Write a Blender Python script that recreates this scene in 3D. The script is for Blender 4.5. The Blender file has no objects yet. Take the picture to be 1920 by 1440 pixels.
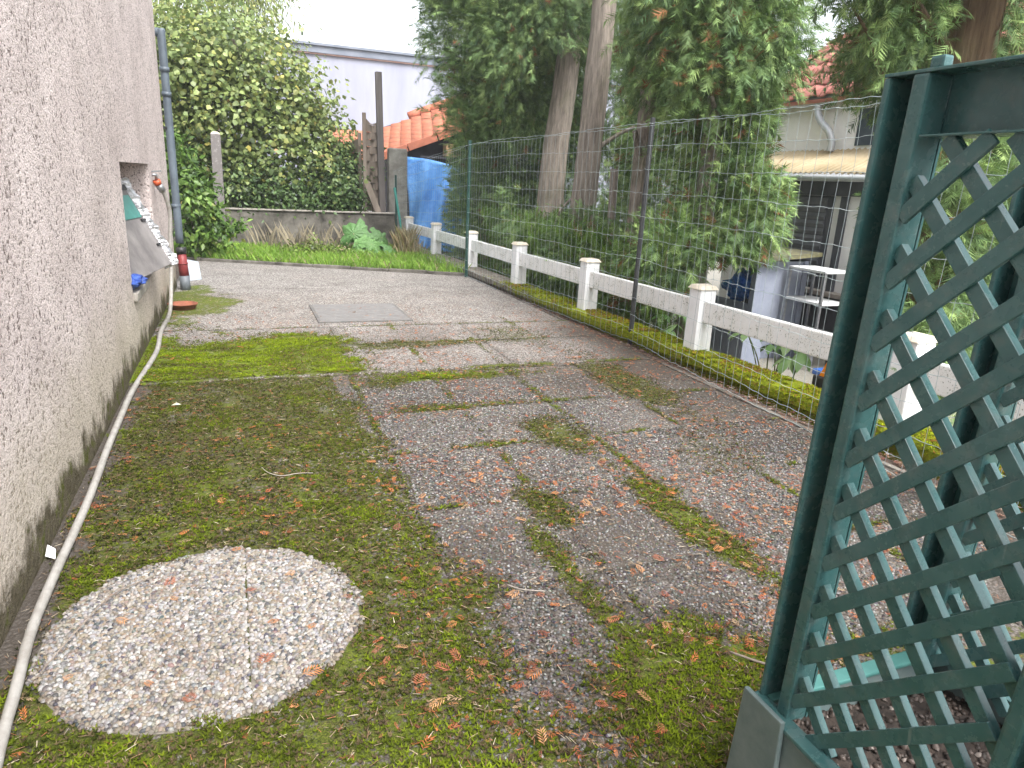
import bpy, bmesh, math, random
import numpy as np
from mathutils import Matrix, Vector

random.seed(7)
RNG = np.random.default_rng(11)
S = bpy.context.scene
COL = S.collection

# ------------------------------------------------------------------ camera
cam_d = bpy.data.cameras.new("camera")
cam_d.sensor_fit = 'HORIZONTAL'
cam_d.sensor_width = 36.0
cam_d.lens = 36.0 * 1295.0 / 1920.0
cam_d.clip_start = 0.05
cam_d.clip_end = 500.0
cam = bpy.data.objects.new("camera", cam_d)
COL.objects.link(cam)
cam.matrix_world = Matrix(((0.93245348, 0.05794368, -0.3566133, 0.0),
                           (-0.35828501, 0.27534582, -0.8920855, 0.0),
                           (0.04650126, 0.95959742, 0.27750752, 1.45),
                           (0, 0, 0, 1)))
# the photograph's camera looks along the negative of the third column
S.camera = cam

# ------------------------------------------------------------------ sky, sun, exposure
SUN_ELEV, SUN_AZ = math.radians(56), math.radians(168)      # azimuth measured from +Y towards +X
W = bpy.data.worlds.new("World")
S.world = W
W.use_nodes = True
wn = W.node_tree
wn.nodes.clear()
sky = wn.nodes.new("ShaderNodeTexSky")
sky.sky_type = 'NISHITA'
sky.sun_disc = False
sky.sun_elevation = SUN_ELEV
sky.sun_rotation = SUN_AZ
sky.air_density = 1.0
sky.dust_density = 4.0
sky.ozone_density = 1.0
hsv = wn.nodes.new("ShaderNodeHueSaturation")
hsv.inputs['Saturation'].default_value = 0.27
bg = wn.nodes.new("ShaderNodeBackground")
bg.inputs['Strength'].default_value = 0.15
wo = wn.nodes.new("ShaderNodeOutputWorld")
wn.links.new(sky.outputs[0], hsv.inputs['Color'])
wn.links.new(hsv.outputs[0], bg.inputs[0])
wn.links.new(bg.outputs[0], wo.inputs[0])

sun_d = bpy.data.lights.new("sun", 'SUN')
sun_d.energy = 1.2
sun_d.angle = math.radians(25)
sun_d.color = (1.0, 0.98, 0.955)
sun = bpy.data.objects.new("sun", sun_d)
COL.objects.link(sun)
sdir = Vector((math.sin(SUN_AZ) * math.cos(SUN_ELEV), math.cos(SUN_AZ) * math.cos(SUN_ELEV), math.sin(SUN_ELEV)))
sun.rotation_euler = sdir.to_track_quat('Z', 'Y').to_euler()
sun.location = sdir * 30

S.view_settings.view_transform = 'Standard'
S.view_settings.look = 'None'
S.view_settings.gamma = 1.0
S.view_settings.use_curve_mapping = False
S.view_settings.exposure = 1.78
S.cycles.use_denoising = True
S.cycles.max_bounces = 6
S.cycles.diffuse_bounces = 3
S.cycles.glossy_bounces = 3
S.cycles.transparent_max_bounces = 8


# ================================================================== helpers
def tag(o, label=None, cat=None, group=None, kind=None):
    if label: o["label"] = label
    if cat: o["category"] = cat
    if group: o["group"] = group
    if kind: o["kind"] = kind
    return o


def link(o, parent=None):
    COL.objects.link(o)
    if parent is not None:
        o.parent = parent
        o.matrix_parent_inverse = Matrix.Translation(parent.location).inverted() if parent.type == 'EMPTY' else parent.matrix_world.inverted()
    return o


def empty(name, loc=(0, 0, 0)):
    o = bpy.data.objects.new(name, None)
    o.location = loc
    o.empty_display_size = 0.2
    COL.objects.link(o)
    return o


def mobj(name, verts, faces, mat, parent=None, smooth=False, col=None):
    me = bpy.data.meshes.new(name)
    me.from_pydata([tuple(v) for v in verts], [], [tuple(f) for f in faces])
    if smooth:
        me.polygons.foreach_set("use_smooth", [True] * len(me.polygons))
    if col is not None:
        a = me.attributes.new("Col", 'FLOAT_COLOR', 'POINT')
        a.data.foreach_set("color", np.ascontiguousarray(col, dtype=np.float32).ravel())
    me.update()
    if mat: me.materials.append(mat)
    o = bpy.data.objects.new(name, me)
    return link(o, parent)


def tri_obj(name, V, T, mat, parent=None, smooth=False, col=None):
    """big triangle mesh from numpy arrays"""
    me = bpy.data.meshes.new(name)
    V = np.ascontiguousarray(V, dtype=np.float32); T = np.ascontiguousarray(T, dtype=np.int32)
    me.vertices.add(len(V)); me.vertices.foreach_set("co", V.ravel())
    me.loops.add(T.size); me.loops.foreach_set("vertex_index", T.ravel())
    me.polygons.add(len(T))
    me.polygons.foreach_set("loop_start", np.arange(0, T.size, 3, dtype=np.int32))
    me.update(calc_edges=True)
    if smooth:
        me.polygons.foreach_set("use_smooth", np.ones(len(T), dtype=bool))
    if col is not None:
        a = me.attributes.new("Col", 'FLOAT_COLOR', 'POINT')
        c = np.ones((len(V), 4), np.float32); c[:, :3] = col
        a.data.foreach_set("color", c.ravel())
    if mat: me.materials.append(mat)
    o = bpy.data.objects.new(name, me)
    return link(o, parent)


def bake(name, pv, pt, pos, rot, scl, col, mat, parent=None, smooth=False, jitter=0.0):
    """many copies of one small shape joined in a single mesh; col per copy"""
    pv = np.asarray(pv, float); pt = np.asarray(pt, int)
    N = len(pos); n = len(pv)
    scl = np.asarray(scl, float)
    if scl.ndim == 1: scl = scl[:, None] * np.ones((1, 3))
    loc = pv[None] * scl[:, None, :]
    if jitter: loc = loc * (1 + RNG.normal(0, jitter, (N, n, 1)))
    V = np.einsum('nij,nkj->nki', rot, loc) + pos[:, None, :]
    T = pt[None] + (np.arange(N) * n)[:, None, None]
    C = np.repeat(col, n, axis=0)
    return tri_obj(name, V.reshape(-1, 3), T.reshape(-1, 3), mat, parent, smooth, C)


def rot_z(a):
    c, s = np.cos(a), np.sin(a); z = np.zeros_like(a); o = np.ones_like(a)
    return np.stack([np.stack([c, -s, z], -1), np.stack([s, c, z], -1), np.stack([z, z, o], -1)], -2)


def frames(d, up):
    """rotation matrices with local Y along d and local Z near up"""
    d = d / np.linalg.norm(d, axis=1, keepdims=True)
    x = np.cross(d, up); x /= np.linalg.norm(x, axis=1, keepdims=True) + 1e-9
    z = np.cross(x, d)
    return np.stack([x, d, z], -1)


def box(name, lo, hi, mat, parent=None, bevel=0.0, seg=2):
    lo, hi = np.minimum(lo, hi), np.maximum(lo, hi)
    bm = bmesh.new()
    bmesh.ops.create_cube(bm, size=1.0)
    for v in bm.verts:
        v.co = [lo[i] + (v.co[i] + .5) * (hi[i] - lo[i]) for i in range(3)]
    if bevel > 0:
        bmesh.ops.bevel(bm, geom=bm.edges[:], offset=bevel, segments=seg, affect='EDGES', profile=0.6)
    me = bpy.data.meshes.new(name); bm.to_mesh(me); bm.free()
    if mat: me.materials.append(mat)
    return link(bpy.data.objects.new(name, me), parent)


def hexa(name, P, mat, parent=None, bevel=0.0):
    """box from 8 corners: bottom 4 then top 4 (same winding)"""
    bm = bmesh.new()
    v = [bm.verts.new(p) for p in P]
    for f in ((3, 2, 1, 0), (4, 5, 6, 7), (0, 1, 5, 4), (1, 2, 6, 5), (2, 3, 7, 6), (3, 0, 4, 7)):
        bm.faces.new([v[i] for i in f])
    bmesh.ops.recalc_face_normals(bm, faces=bm.faces)
    if bevel > 0:
        bmesh.ops.bevel(bm, geom=bm.edges[:], offset=bevel, segments=2, affect='EDGES', profile=0.6)
    me = bpy.data.meshes.new(name); bm.to_mesh(me); bm.free()
    me.materials.append(mat)
    return link(bpy.data.objects.new(name, me), parent)


def bar(name, a, b, w, h, mat, parent=None, up=(0, 0, 1), bevel=0.0):
    """rectangular bar from a to b; w across, h along up"""
    a, b, up = Vector(a), Vector(b), Vector(up)
    d = (b - a).normalized()
    s = d.cross(up).normalized(); u = s.cross(d).normalized()
    P = []
    for q in (a, b):
        for i, j in ((-1, -1), (1, -1), (1, 1), (-1, 1)):
            P.append(q + s * (i * w / 2) + u * (j * h / 2))
    return hexa(name, P, mat, parent, bevel)


def tube_np(pts, rad, n=10, cap=True, squash=None):
    pts = np.asarray(pts, float); m = len(pts)
    rad = np.broadcast_to(np.asarray(rad, float), (m,)) if np.ndim(rad) < 2 else rad
    t = np.gradient(pts, axis=0); t /= np.linalg.norm(t, axis=1, keepdims=True) + 1e-9
    ref = np.array([0, 0, 1.0]) if abs(t[0][2]) < .9 else np.array([1.0, 0, 0])
    V = []; x = np.cross(ref, t[0]); x /= np.linalg.norm(x)
    for i in range(m):
        x = x - t[i] * np.dot(x, t[i]); x /= np.linalg.norm(x)
        y = np.cross(t[i], x)
        a = np.linspace(0, 2 * np.pi, n, endpoint=False)
        r = rad[i] if np.ndim(rad) == 1 else rad[i][:, None]
        V.append(pts[i] + r * (np.cos(a)[:, None] * x + np.sin(a)[:, None] * y))
    V = np.concatenate(V); F = []
    for i in range(m - 1):
        for j in range(n):
            k = (j + 1) % n
            F.append((i * n + j, i * n + k, (i + 1) * n + k, (i + 1) * n + j))
    if cap:
        F.append(tuple(range(n))[::-1]); F.append(tuple((m - 1) * n + j for j in range(n)))
    return V, F


def tube(name, pts, rad, mat, parent=None, n=10, smooth=True):
    V, F = tube_np(pts, rad, n)
    return mobj(name, V, F, mat, parent, smooth)


def spline(P, k=12):
    """Catmull-Rom through points"""
    P = np.asarray(P, float); Q = np.vstack([2 * P[0] - P[1], P, 2 * P[-1] - P[-2]]); out = []
    for i in range(1, len(Q) - 2):
        for t in np.linspace(0, 1, k, endpoint=False):
            a, b, c, d = Q[i - 1], Q[i], Q[i + 1], Q[i + 2]
            out.append(.5 * ((2 * b) + (c - a) * t + (2 * a - 5 * b + 4 * c - d) * t * t + (3 * b - a - 3 * c + d) * t ** 3))
    out.append(P[-1])
    return np.array(out)


def lathe(name, prof, loc, mat, parent=None, n=32):
    V, F = [], []
    for r, z in prof:
        for j in range(n):
            a = 2 * math.pi * j / n
            V.append((loc[0] + r * math.cos(a), loc[1] + r * math.sin(a), loc[2] + z))
    m = len(prof)
    for i in range(m - 1):
        for j in range(n):
            k = (j + 1) % n
            F.append((i * n + j, i * n + k, (i + 1) * n + k, (i + 1) * n + j))
    F.append(tuple(range(n))[::-1]); F.append(tuple((m - 1) * n + j for j in range(n)))
    return mobj(name, V, F, mat, parent, True)


# value noise on the ground plane
_H = np.random.default_rng(5).random((256, 256))
def vnoise(x, y):
    xi = np.floor(x).astype(int); yi = np.floor(y).astype(int); fx = x - xi; fy = y - yi
    fx = fx * fx * (3 - 2 * fx); fy = fy * fy * (3 - 2 * fy)
    g = lambda a, b: _H[a & 255, b & 255]
    return (g(xi, yi) * (1 - fx) + g(xi + 1, yi) * fx) * (1 - fy) + (g(xi, yi + 1) * (1 - fx) + g(xi + 1, yi + 1) * fx) * fy
def fbm(x, y, o=4):
    s = 0; a = .5; t = 0
    for i in range(o):
        s = s + a * vnoise(x * 2 ** i + 17 * i, y * 2 ** i + 31 * i); t += a; a *= .55
    return s / t
def sstep(a, b, x):
    t = np.clip((x - a) / (b - a), 0, 1); return t * t * (3 - 2 * t)


# ================================================================== materials
def nt(name):
    m = bpy.data.materials.new(name); m.use_nodes = True
    t = m.node_tree; b = t.nodes["Principled BSDF"]
    return m, t, b
def node(t, kind, **kw):
    n = t.nodes.new(kind)
    for k, v in kw.items():
        if hasattr(n, k): setattr(n, k, v)
        else: n.inputs[k.replace('_', ' ')].default_value = v
    return n
def ramp(t, stops, interp='LINEAR'):
    r = t.nodes.new("ShaderNodeValToRGB"); r.color_ramp.interpolation = interp
    e = r.color_ramp.elements
    while len(e) < len(stops): e.new(0.5)
    for el, (p, c) in zip(e, stops):
        el.position = p; el.color = (*c, 1) if len(c) == 3 else c
    return r
def mixc(t, fac, a, b, mode='MIX'):
    n = t.nodes.new("ShaderNodeMix"); n.data_type = 'RGBA'; n.blend_type = mode
    for s, v in ((0, fac), (6, a), (7, b)):
        if hasattr(v, 'is_linked') or hasattr(v, 'links'): t.links.new(v, n.inputs[s])
        else: n.inputs[s].default_value = v if s == 0 else ((*v, 1) if len(v) == 3 else v)
    return n.outputs[2]
def bump(t, b, h, strength=0.5, dist=0.01):
    n = t.nodes.new("ShaderNodeBump"); n.inputs['Strength'].default_value = strength; n.inputs['Distance'].default_value = dist
    t.links.new(h, n.inputs['Height']); t.links.new(n.outputs[0], b.inputs['Normal'])
    return n
def pos_out(t):
    g = t.nodes.new("ShaderNodeNewGeometry"); return g.outputs['Position']
def noise(t, vec, scale, detail=4, rough=.6, stretch=None):
    if stretch is not None:
        mp = t.nodes.new("ShaderNodeMapping"); mp.inputs['Scale'].default_value = stretch
        t.links.new(vec, mp.inputs['Vector']); vec = mp.outputs[0]
    n = t.nodes.new("ShaderNodeTexNoise"); n.inputs['Scale'].default_value = scale
    n.inputs['Detail'].default_value = detail; n.inputs['Roughness'].default_value = rough
    t.links.new(vec, n.inputs['Vector'])
    return n.outputs['Fac']

def plain(name, c1, c2=None, scale=6.0, rough=0.6, bstr=0.0, bscale=60, metal=0.0, lo=.35, hi=.65, stretch=None, spec=0.5, bdist=.004):
    m, t, b = nt(name)
    p = pos_out(t)
    if c2 is None: c2 = tuple(x * .75 for x in c1)
    r = ramp(t, [(lo, c1), (hi, c2)])
    t.links.new(noise(t, p, scale, 6, .65, stretch), r.inputs[0])
    t.links.new(r.outputs[0], b.inputs['Base Color'])
    b.inputs['Roughness'].default_value = rough; b.inputs['Metallic'].default_value = metal
    b.inputs['Specular IOR Level'].default_value = spec
    if bstr: bump(t, b, noise(t, p, bscale, 4, .6, stretch), bstr, bdist)
    return m

def attr_mat(name, rough=.6, trans=0.0, spec=.4, var=0.25, vscale=60, bstr=0):
    m, t, b = nt(name)
    a = node(t, "ShaderNodeAttribute", attribute_name="Col")
    p = pos_out(t)
    r = ramp(t, [(.3, (1 - var,) * 3), (.7, (1 + var * .6,) * 3)])
    t.links.new(noise(t, p, vscale, 3), r.inputs[0])
    c = mixc(t, 1.0, a.outputs['Color'], r.outputs[0], 'MULTIPLY')
    t.links.new(c, b.inputs['Base Color'])
    b.inputs['Roughness'].default_value = rough; b.inputs['Specular IOR Level'].default_value = spec
    if bstr: bump(t, b, noise(t, p, vscale * 4, 3), bstr, .002)
    if trans > 0:
        tr = t.nodes.new("ShaderNodeBsdfTranslucent"); t.links.new(c, tr.inputs[0])
        mx = t.nodes.new("ShaderNodeMixShader"); mx.inputs[0].default_value = trans
        out = t.nodes["Material Output"]
        t.links.new(b.outputs[0], mx.inputs[1]); t.links.new(tr.outputs[0], mx.inputs[2]); t.links.new(mx.outputs[0], out.inputs[0])
    return m

M = {}
M['pebble'] = attr_mat("pebble", .55, var=.18, vscale=220, spec=.35)
M['leaf'] = attr_mat("leaf", .45, .28, .45, .2, 40)
M['frond'] = attr_mat("conifer_frond", .6, .18, .3, .25, 30)
M['moss'] = attr_mat("moss", .9, .15, .1, .3, 25)
M['litter'] = attr_mat("litter", .85, .05, .2, .3, 90)
M['grass'] = attr_mat("grass_blade", .55, .3, .35, .2, 12)
M['plastic_white'] = None

# roughcast house wall
def roughcast():
    m, t, b = nt("roughcast")
    p = pos_out(t)
    n1 = noise(t, p, 48, 4, .62); n2 = noise(t, p, 2.2, 5, .6); n3 = noise(t, p, 130, 3, .6)
    base = ramp(t, [(.3, (.63, .54, .515)), (.62, (.80, .70, .67))]); t.links.new(n2, base.inputs[0])
    pit = ramp(t, [(.375, (1, 1, 1)), (.44, (0, 0, 0))]); t.links.new(n1, pit.inputs[0])
    c = mixc(t, pit.outputs[0], base.outputs[0], (.21, .17, .155))
    gr = ramp(t, [(.35, (.82, .82, .82)), (.65, (1.1, 1.1, 1.1))]); t.links.new(n3, gr.inputs[0])
    c = mixc(t, 1.0, c, gr.outputs[0], 'MULTIPLY')
    stx = ramp(t, [(.42, (1.03, 1.03, 1.03)), (.70, (.90, .895, .89))]); t.links.new(noise(t, p, 3, 6, .65, (1, 1, .30)), stx.inputs[0])
    c = mixc(t, 1.0, c, stx.outputs[0], 'MULTIPLY')
    # damp and algae rising from the ground, ragged upper edge
    sx = t.nodes.new("ShaderNodeSeparateXYZ"); t.links.new(p, sx.inputs[0])
    hn = noise(t, p, 3.5, 6, .7, (1, 1, .7))
    ma = node(t, "ShaderNodeMath", operation='MULTIPLY_ADD'); t.links.new(hn, ma.inputs[0]); ma.inputs[1].default_value = -.62; t.links.new(sx.outputs[2], ma.inputs[2])
    al = ramp(t, [(.0, (1, 1, 1)), (.09, (0, 0, 0))])
    ad = node(t, "ShaderNodeMath", operation='ADD'); t.links.new(ma.outputs[0], ad.inputs[0]); ad.inputs[1].default_value = .20
    t.links.new(ad.outputs[0], al.inputs[0])
    alc = ramp(t, [(.36, (.075, .065, .035)), (.5, (.13, .11, .075)), (.62, (.09, .10, .02))]); t.links.new(noise(t, p, 9, 5, .7), alc.inputs[0])
    # yellowish tide mark above it
    ad2 = node(t, "ShaderNodeMath", operation='ADD'); t.links.new(ma.outputs[0], ad2.inputs[0]); ad2.inputs[1].default_value = .02
    tide = ramp(t, [(.0, (.55, .55, .55)), (.45, (0, 0, 0))]); t.links.new(ad2.outputs[0], tide.inputs[0])
    c = mixc(t, tide.outputs[0], c, (.47, .42, .30))
    c = mixc(t, al.outputs[0], c, alc.outputs[0])
    t.links.new(c, b.inputs['Base Color'])
    b.inputs['Roughness'].default_value = .95; b.inputs['Specular IOR Level'].default_value = .15
    ad3 = node(t, "ShaderNodeMath", operation='MULTIPLY_ADD'); t.links.new(n3, ad3.inputs[0]); ad3.inputs[1].default_value = .4; t.links.new(n1, ad3.inputs[2])
    bump(t, b, ad3.outputs[0], 1.0, .022)
    return m
M['roughcast'] = roughcast()

# slabs with exposed pebbles, moss as a vertex attribute
def slab_mat():
    m, t, b = nt("pebble_concrete")
    p = pos_out(t)
    vo = node(t, "ShaderNodeTexVoronoi", feature='F1'); vo.inputs['Scale'].default_value = 88; t.links.new(p, vo.inputs['Vector'])
    wn_ = t.nodes.new("ShaderNodeSeparateColor"); t.links.new(vo.outputs['Color'], wn_.inputs[0])
    pc = ramp(t, [(.0, (.085, .082, .08)), (.3, (.19, .182, .174)), (.55, (.29, .28, .268)), (.8, (.39, .375, .36)), (1, (.48, .46, .445))])
    t.links.new(wn_.outputs[0], pc.inputs[0])
    gro = ramp(t, [(.45, (0, 0, 0)), (.75, (1, 1, 1))]); t.links.new(vo.outputs['Distance'], gro.inputs[0])
    c = mixc(t, gro.outputs[0], pc.outputs[0], (.075, .068, .055))
    big = ramp(t, [(.30, (.72, .68, .66)), (.5, (.98, .95, .93)), (.70, (1.18, 1.16, 1.14))]); t.links.new(noise(t, p, 2.2, 7, .7), big.inputs[0])
    c = mixc(t, 1.0, c, big.outputs[0], 'MULTIPLY')
    pk = ramp(t, [(.54, (0, 0, 0)), (.72, (.4, .4, .4))]); t.links.new(noise(t, p, 1.1, 6, .7), pk.inputs[0])
    c = mixc(t, pk.outputs[0], c, (.22, .16, .13))
    a = node(t, "ShaderNodeAttribute", attribute_name="Col")     # r moss, g moss brightness, b grime
    s = t.nodes.new("ShaderNodeSeparateColor"); t.links.new(a.outputs['Color'], s.inputs[0])
    c = mixc(t, s.outputs[2], c, (.055, .045, .036))
    mcol = ramp(t, [(.32, (.026, .032, .008)), (.5, (.072, .086, .010)), (.60, (.075, .06, .026)), (.75, (.125, .16, .012))]); t.links.new(noise(t, p, 38, 5, .75), mcol.inputs[0])
    mbr = ramp(t, [(.3, (.06, .085, .008)), (.7, (.19, .26, .014))]); t.links.new(noise(t, p, 30, 5, .7), mbr.inputs[0])
    mc = mixc(t, s.outputs[1], mcol.outputs[0], mbr.outputs[0])
    fine = ramp(t, [(.36, (.35, .35, .35)), (.62, (1.35, 1.35, 1.35))]); t.links.new(noise(t, p, 190, 4, .7), fine.inputs[0])
    mc = mixc(t, 1.0, mc, fine.outputs[0], 'MULTIPLY')
    mm = node(t, "ShaderNodeMath", operation='MULTIPLY_ADD'); t.links.new(noise(t, p, 34, 8, .78), mm.inputs[0]); mm.inputs[1].default_value = 2.4
    of = node(t, "ShaderNodeMath", operation='ADD'); t.links.new(s.outputs[0], of.inputs[0]); of.inputs[1].default_value = -1.22
    t.links.new(of.outputs[0], mm.inputs[2])
    mf = ramp(t, [(.40, (0, 0, 0)), (.56, (1, 1, 1))]); t.links.new(mm.outputs[0], mf.inputs[0])
    c = mixc(t, mf.outputs[0], c, mc)
    t.links.new(c, b.inputs['Base Color'])
    b.inputs['Roughness'].default_value = .85; b.inputs['Specular IOR Level'].default_value = .25
    inv = node(t, "ShaderNodeMath", operation='SUBTRACT'); inv.inputs[0].default_value = 1; t.links.new(vo.outputs['Distance'], inv.inputs[1])
    mxh = t.nodes.new("ShaderNodeMix"); t.links.new(mf.outputs[0], mxh.inputs[0]); t.links.new(inv.outputs[0], mxh.inputs[2]); t.links.new(noise(t, p, 160, 4, .8), mxh.inputs[3])
    bump(t, b, mxh.outputs[0], .8, .006)
    return m
M['slab'] = slab_mat()
M['soil'] = plain("soil", (.035, .026, .02), (.09, .065, .048), 22, .95, .9, 90, bdist=.01)
M['dark_soil'] = plain("potting_soil", (.015, .011, .009), (.05, .036, .028), 60, .95, .8, 150)
M['concrete'] = plain("weathered_concrete", (.21, .19, .165), (.36, .335, .30), 5, .92, .6, 50)
M['dark_concrete'] = plain("mouldy_concrete", (.055, .05, .042), (.21, .195, .17), 3.2, .95, .7, 35, lo=.38, hi=.72)
M['grey_pipe'] = plain("grey_pvc", (.11, .125, .14), (.16, .18, .20), 4, .5)
M['lead'] = plain("painted_downpipe", (.075, .095, .115), (.12, .15, .18), 5, .45)
M['hose'] = plain("pale_hose", (.34, .325, .30), (.19, .17, .145), 14, .5, lo=.42, hi=.78)
M['orange'] = plain("orange_plastic", (.62, .12, .04), (.45, .085, .03), 12, .45)
M['metal'] = plain("galvanised", (.42, .43, .44), (.30, .31, .32), 20, .42, metal=.75)
M['wire'] = plain("coated_wire", (.24, .31, .32), (.42, .47, .48), 9, .5, spec=.5)
M['green_paint'] = plain("green_post_paint", (.012, .045, .040), (.02, .065, .055), 10, .38)
M['teal_stake'] = plain("teal_stake_paint", (.03, .20, .17), (.05, .26, .23), 10, .45)
M['dark_post'] = plain("dark_metal_post", (.022, .024, .026), (.045, .047, .05), 14, .5)
M['red_pvc'] = plain("red_rubber", (.17, .022, .026), (.24, .04, .04), 9, .55)
M['black_plastic'] = plain("black_plastic", (.012, .012, .013), (.03, .03, .03), 10, .5)
M['terracotta'] = plain("terracotta", (.30, .10, .055), (.17, .06, .035), 15, .85, .3, 80)
M['white_board'] = plain("white_board", (.42, .46, .50), (.33, .37, .41), 6, .5)
M['foil'] = plain("silver_foil", (.80, .80, .82), (.55, .55, .58), 30, .28, 1.0, 34, metal=.9, bdist=.02)
M['panel_grey'] = plain("dusty_panel", (.11, .10, .10), (.27, .25, .24), 3.5, .6, .3, 60, lo=.3, hi=.7)
M['panel_teal'] = plain("teal_plastic", (.03, .19, .16), (.05, .26, .22), 10, .4)
M['blue_cloth'] = plain("blue_cloth", (.02, .045, .22), (.04, .10, .38), 14, .6, .6, 30)
M['tarp'] = plain("blue_tarp", (.06, .22, .56), (.12, .34, .72), 3.0, .5, .7, 14, bdist=.03)
M['blue_bag'] = plain("blue_bag", (.025, .13, .52), (.08, .28, .78), 12, .35, .8, 25, bdist=.02)
M['white_wall'] = plain("pale_render", (.25, .26, .325), (.32, .33, .40), 1.2, .9, .2, 30, stretch=(1, 1, .18), lo=.3, hi=.6)
M['zinc'] = plain("zinc_flashing", (.13, .15, .19), (.20, .22, .27), 1.6, .5)
M['brick_line'] = plain("reddish_trim", (.38, .23, .20), (.46, .31, .27), 4, .8)
M['tile_orange'] = plain("orange_tile", (.50, .17, .095), (.34, .115, .07), 3.0, .8, .3, 30)
M['tile_red'] = plain("faded_red_tile", (.46, .17, .135), (.34, .13, .11), 2.0, .8, .25, 30)
M['old_wood'] = plain("weathered_wood", (.155, .125, .10), (.27, .225, .185), 6, .9, .5, 40, stretch=(1, 1, .15))
M['grey_wood'] = plain("grey_wood_post", (.10, .09, .085), (.18, .16, .15), 6, .9, .5, 40, stretch=(1, 1, .08))
M['shed_dark'] = plain("dark_boarding", (.02, .02, .026), (.05, .05, .06), 5, .8, .4, 30)
M['cardboard'] = plain("cardboard", (.38, .25, .13), (.30, .19, .10), 6, .85)
M['cream_cap'] = plain("cream_cap", (.72, .66, .54), (.60, .53, .42), 14, .7)
M['render_white'] = plain("white_render", (.82, .81, .79), (.74, .72, .70), 1.2, .9, .3, 80)
M['anthracite'] = plain("anthracite_wall", (.045, .048, .056), (.07, .073, .084), 3, .7)
M['shutter'] = plain("shutter_slat", (.10, .104, .116), (.14, .145, .16), 6, .5)
M['window_glass'] = plain("dark_window", (.035, .045, .065), (.06, .075, .10), 1.5, .12)
M['porch_roof'] = plain("aged_corrugated", (.66, .55, .36), (.42, .32, .18), 2.4, .75, .3, 25, stretch=(1, .35, 1))
M['gutter'] = plain("light_gutter", (.50, .52, .53), (.40, .41, .42), 5, .5, metal=.3)
M['cabinet'] = plain("blue_grey_paint", (.20, .225, .29), (.26, .285, .35), 4, .55)
M['ledge'] = plain("stone_ledge", (.36, .32, .28), (.27, .24, .21), 8, .85)
M['broom_blue'] = plain("blue_handle", (.03, .12, .45), (.05, .17, .55), 10, .4)
M['handle_wood'] = plain("handle_wood", (.45, .24, .10), (.34, .17, .07), 8, .6, stretch=(1, 1, .2))
M['red_bristle'] = plain("red_bristle", (.22, .035, .045), (.30, .06, .07), 30, .7, .8, 120)
M['amber'] = plain("amber_reflector", (.85, .30, .02), (.70, .20, .01), 30, .25)
M['paper'] = plain("white_paper", (.78, .78, .78), (.66, .66, .66), 20, .8)
M['lawn_soil'] = plain("lawn_ground", (.03, .05, .012), (.07, .10, .02), 9, .95, .6, 60)
M['gravel_far'] = plain("yard_gravel", (.15, .14, .115), (.27, .26, .22), 45, .95, .8, 90)
M['path_moss'] = M['gravel_far']

def bark(name, c1, c2):
    m, t, b = nt(name); p = pos_out(t)
    n1 = noise(t, p, 22, 8, .72, (1, 1, .10)); n2 = noise(t, p, 2.5, 4, .6)
    r = ramp(t, [(.3, c1), (.7, c2)]); t.links.new(n1, r.inputs[0])
    g = ramp(t, [(.52, (0, 0, 0)), (.72, (.45, .45, .45))]); t.links.new(n2, g.inputs[0])
    c = mixc(t, g.outputs[0], r.outputs[0], (.12, .13, .06))
    t.links.new(c, b.inputs['Base Color']); b.inputs['Roughness'].default_value = .95; b.inputs['Specular IOR Level'].default_value = .15
    bump(t, b, n1, 1.0, .07)
    return m
M['bark'] = bark("bark_greyish", (.12, .105, .088), (.44, .38, .32))
M['bark_red'] = bark("bark_reddish", (.075, .048, .032), (.235, .165, .10))

def white_speckle():
    m, t, b = nt("white_paint_lichen"); p = pos_out(t)
    n1 = noise(t, p, 70, 4, .7); n2 = noise(t, p, 7, 4, .6)
    sx = t.nodes.new("ShaderNodeSeparateXYZ")
    gm = t.nodes.new("ShaderNodeNewGeometry"); t.links.new(gm.outputs['Normal'], sx.inputs[0])
    base = ramp(t, [(.35, (.82, .825, .82)), (.75, (.74, .74, .70))]); t.links.new(n2, base.inputs[0])
    a = node(t, "ShaderNodeMath", operation='MULTIPLY_ADD'); t.links.new(n2, a.inputs[0]); a.inputs[1].default_value = .35; t.links.new(n1, a.inputs[2])
    sp = ramp(t, [(.765, (0, 0, 0)), (.82, (1, 1, 1))]); t.links.new(a.outputs[0], sp.inputs[0])
    c = mixc(t, sp.outputs[0], base.outputs[0], (.13, .14, .10))
    t.links.new(c, b.inputs['Base Color']); b.inputs['Roughness'].default_value = .6
    bump(t, b, n1, .25, .004)
    return m
M['fence_white'] = white_speckle()
M['fence_white_clean'] = plain("white_post_paint", (.82, .83, .84), (.72, .73, .73), 9, .55, lo=.45, hi=.8)

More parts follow.
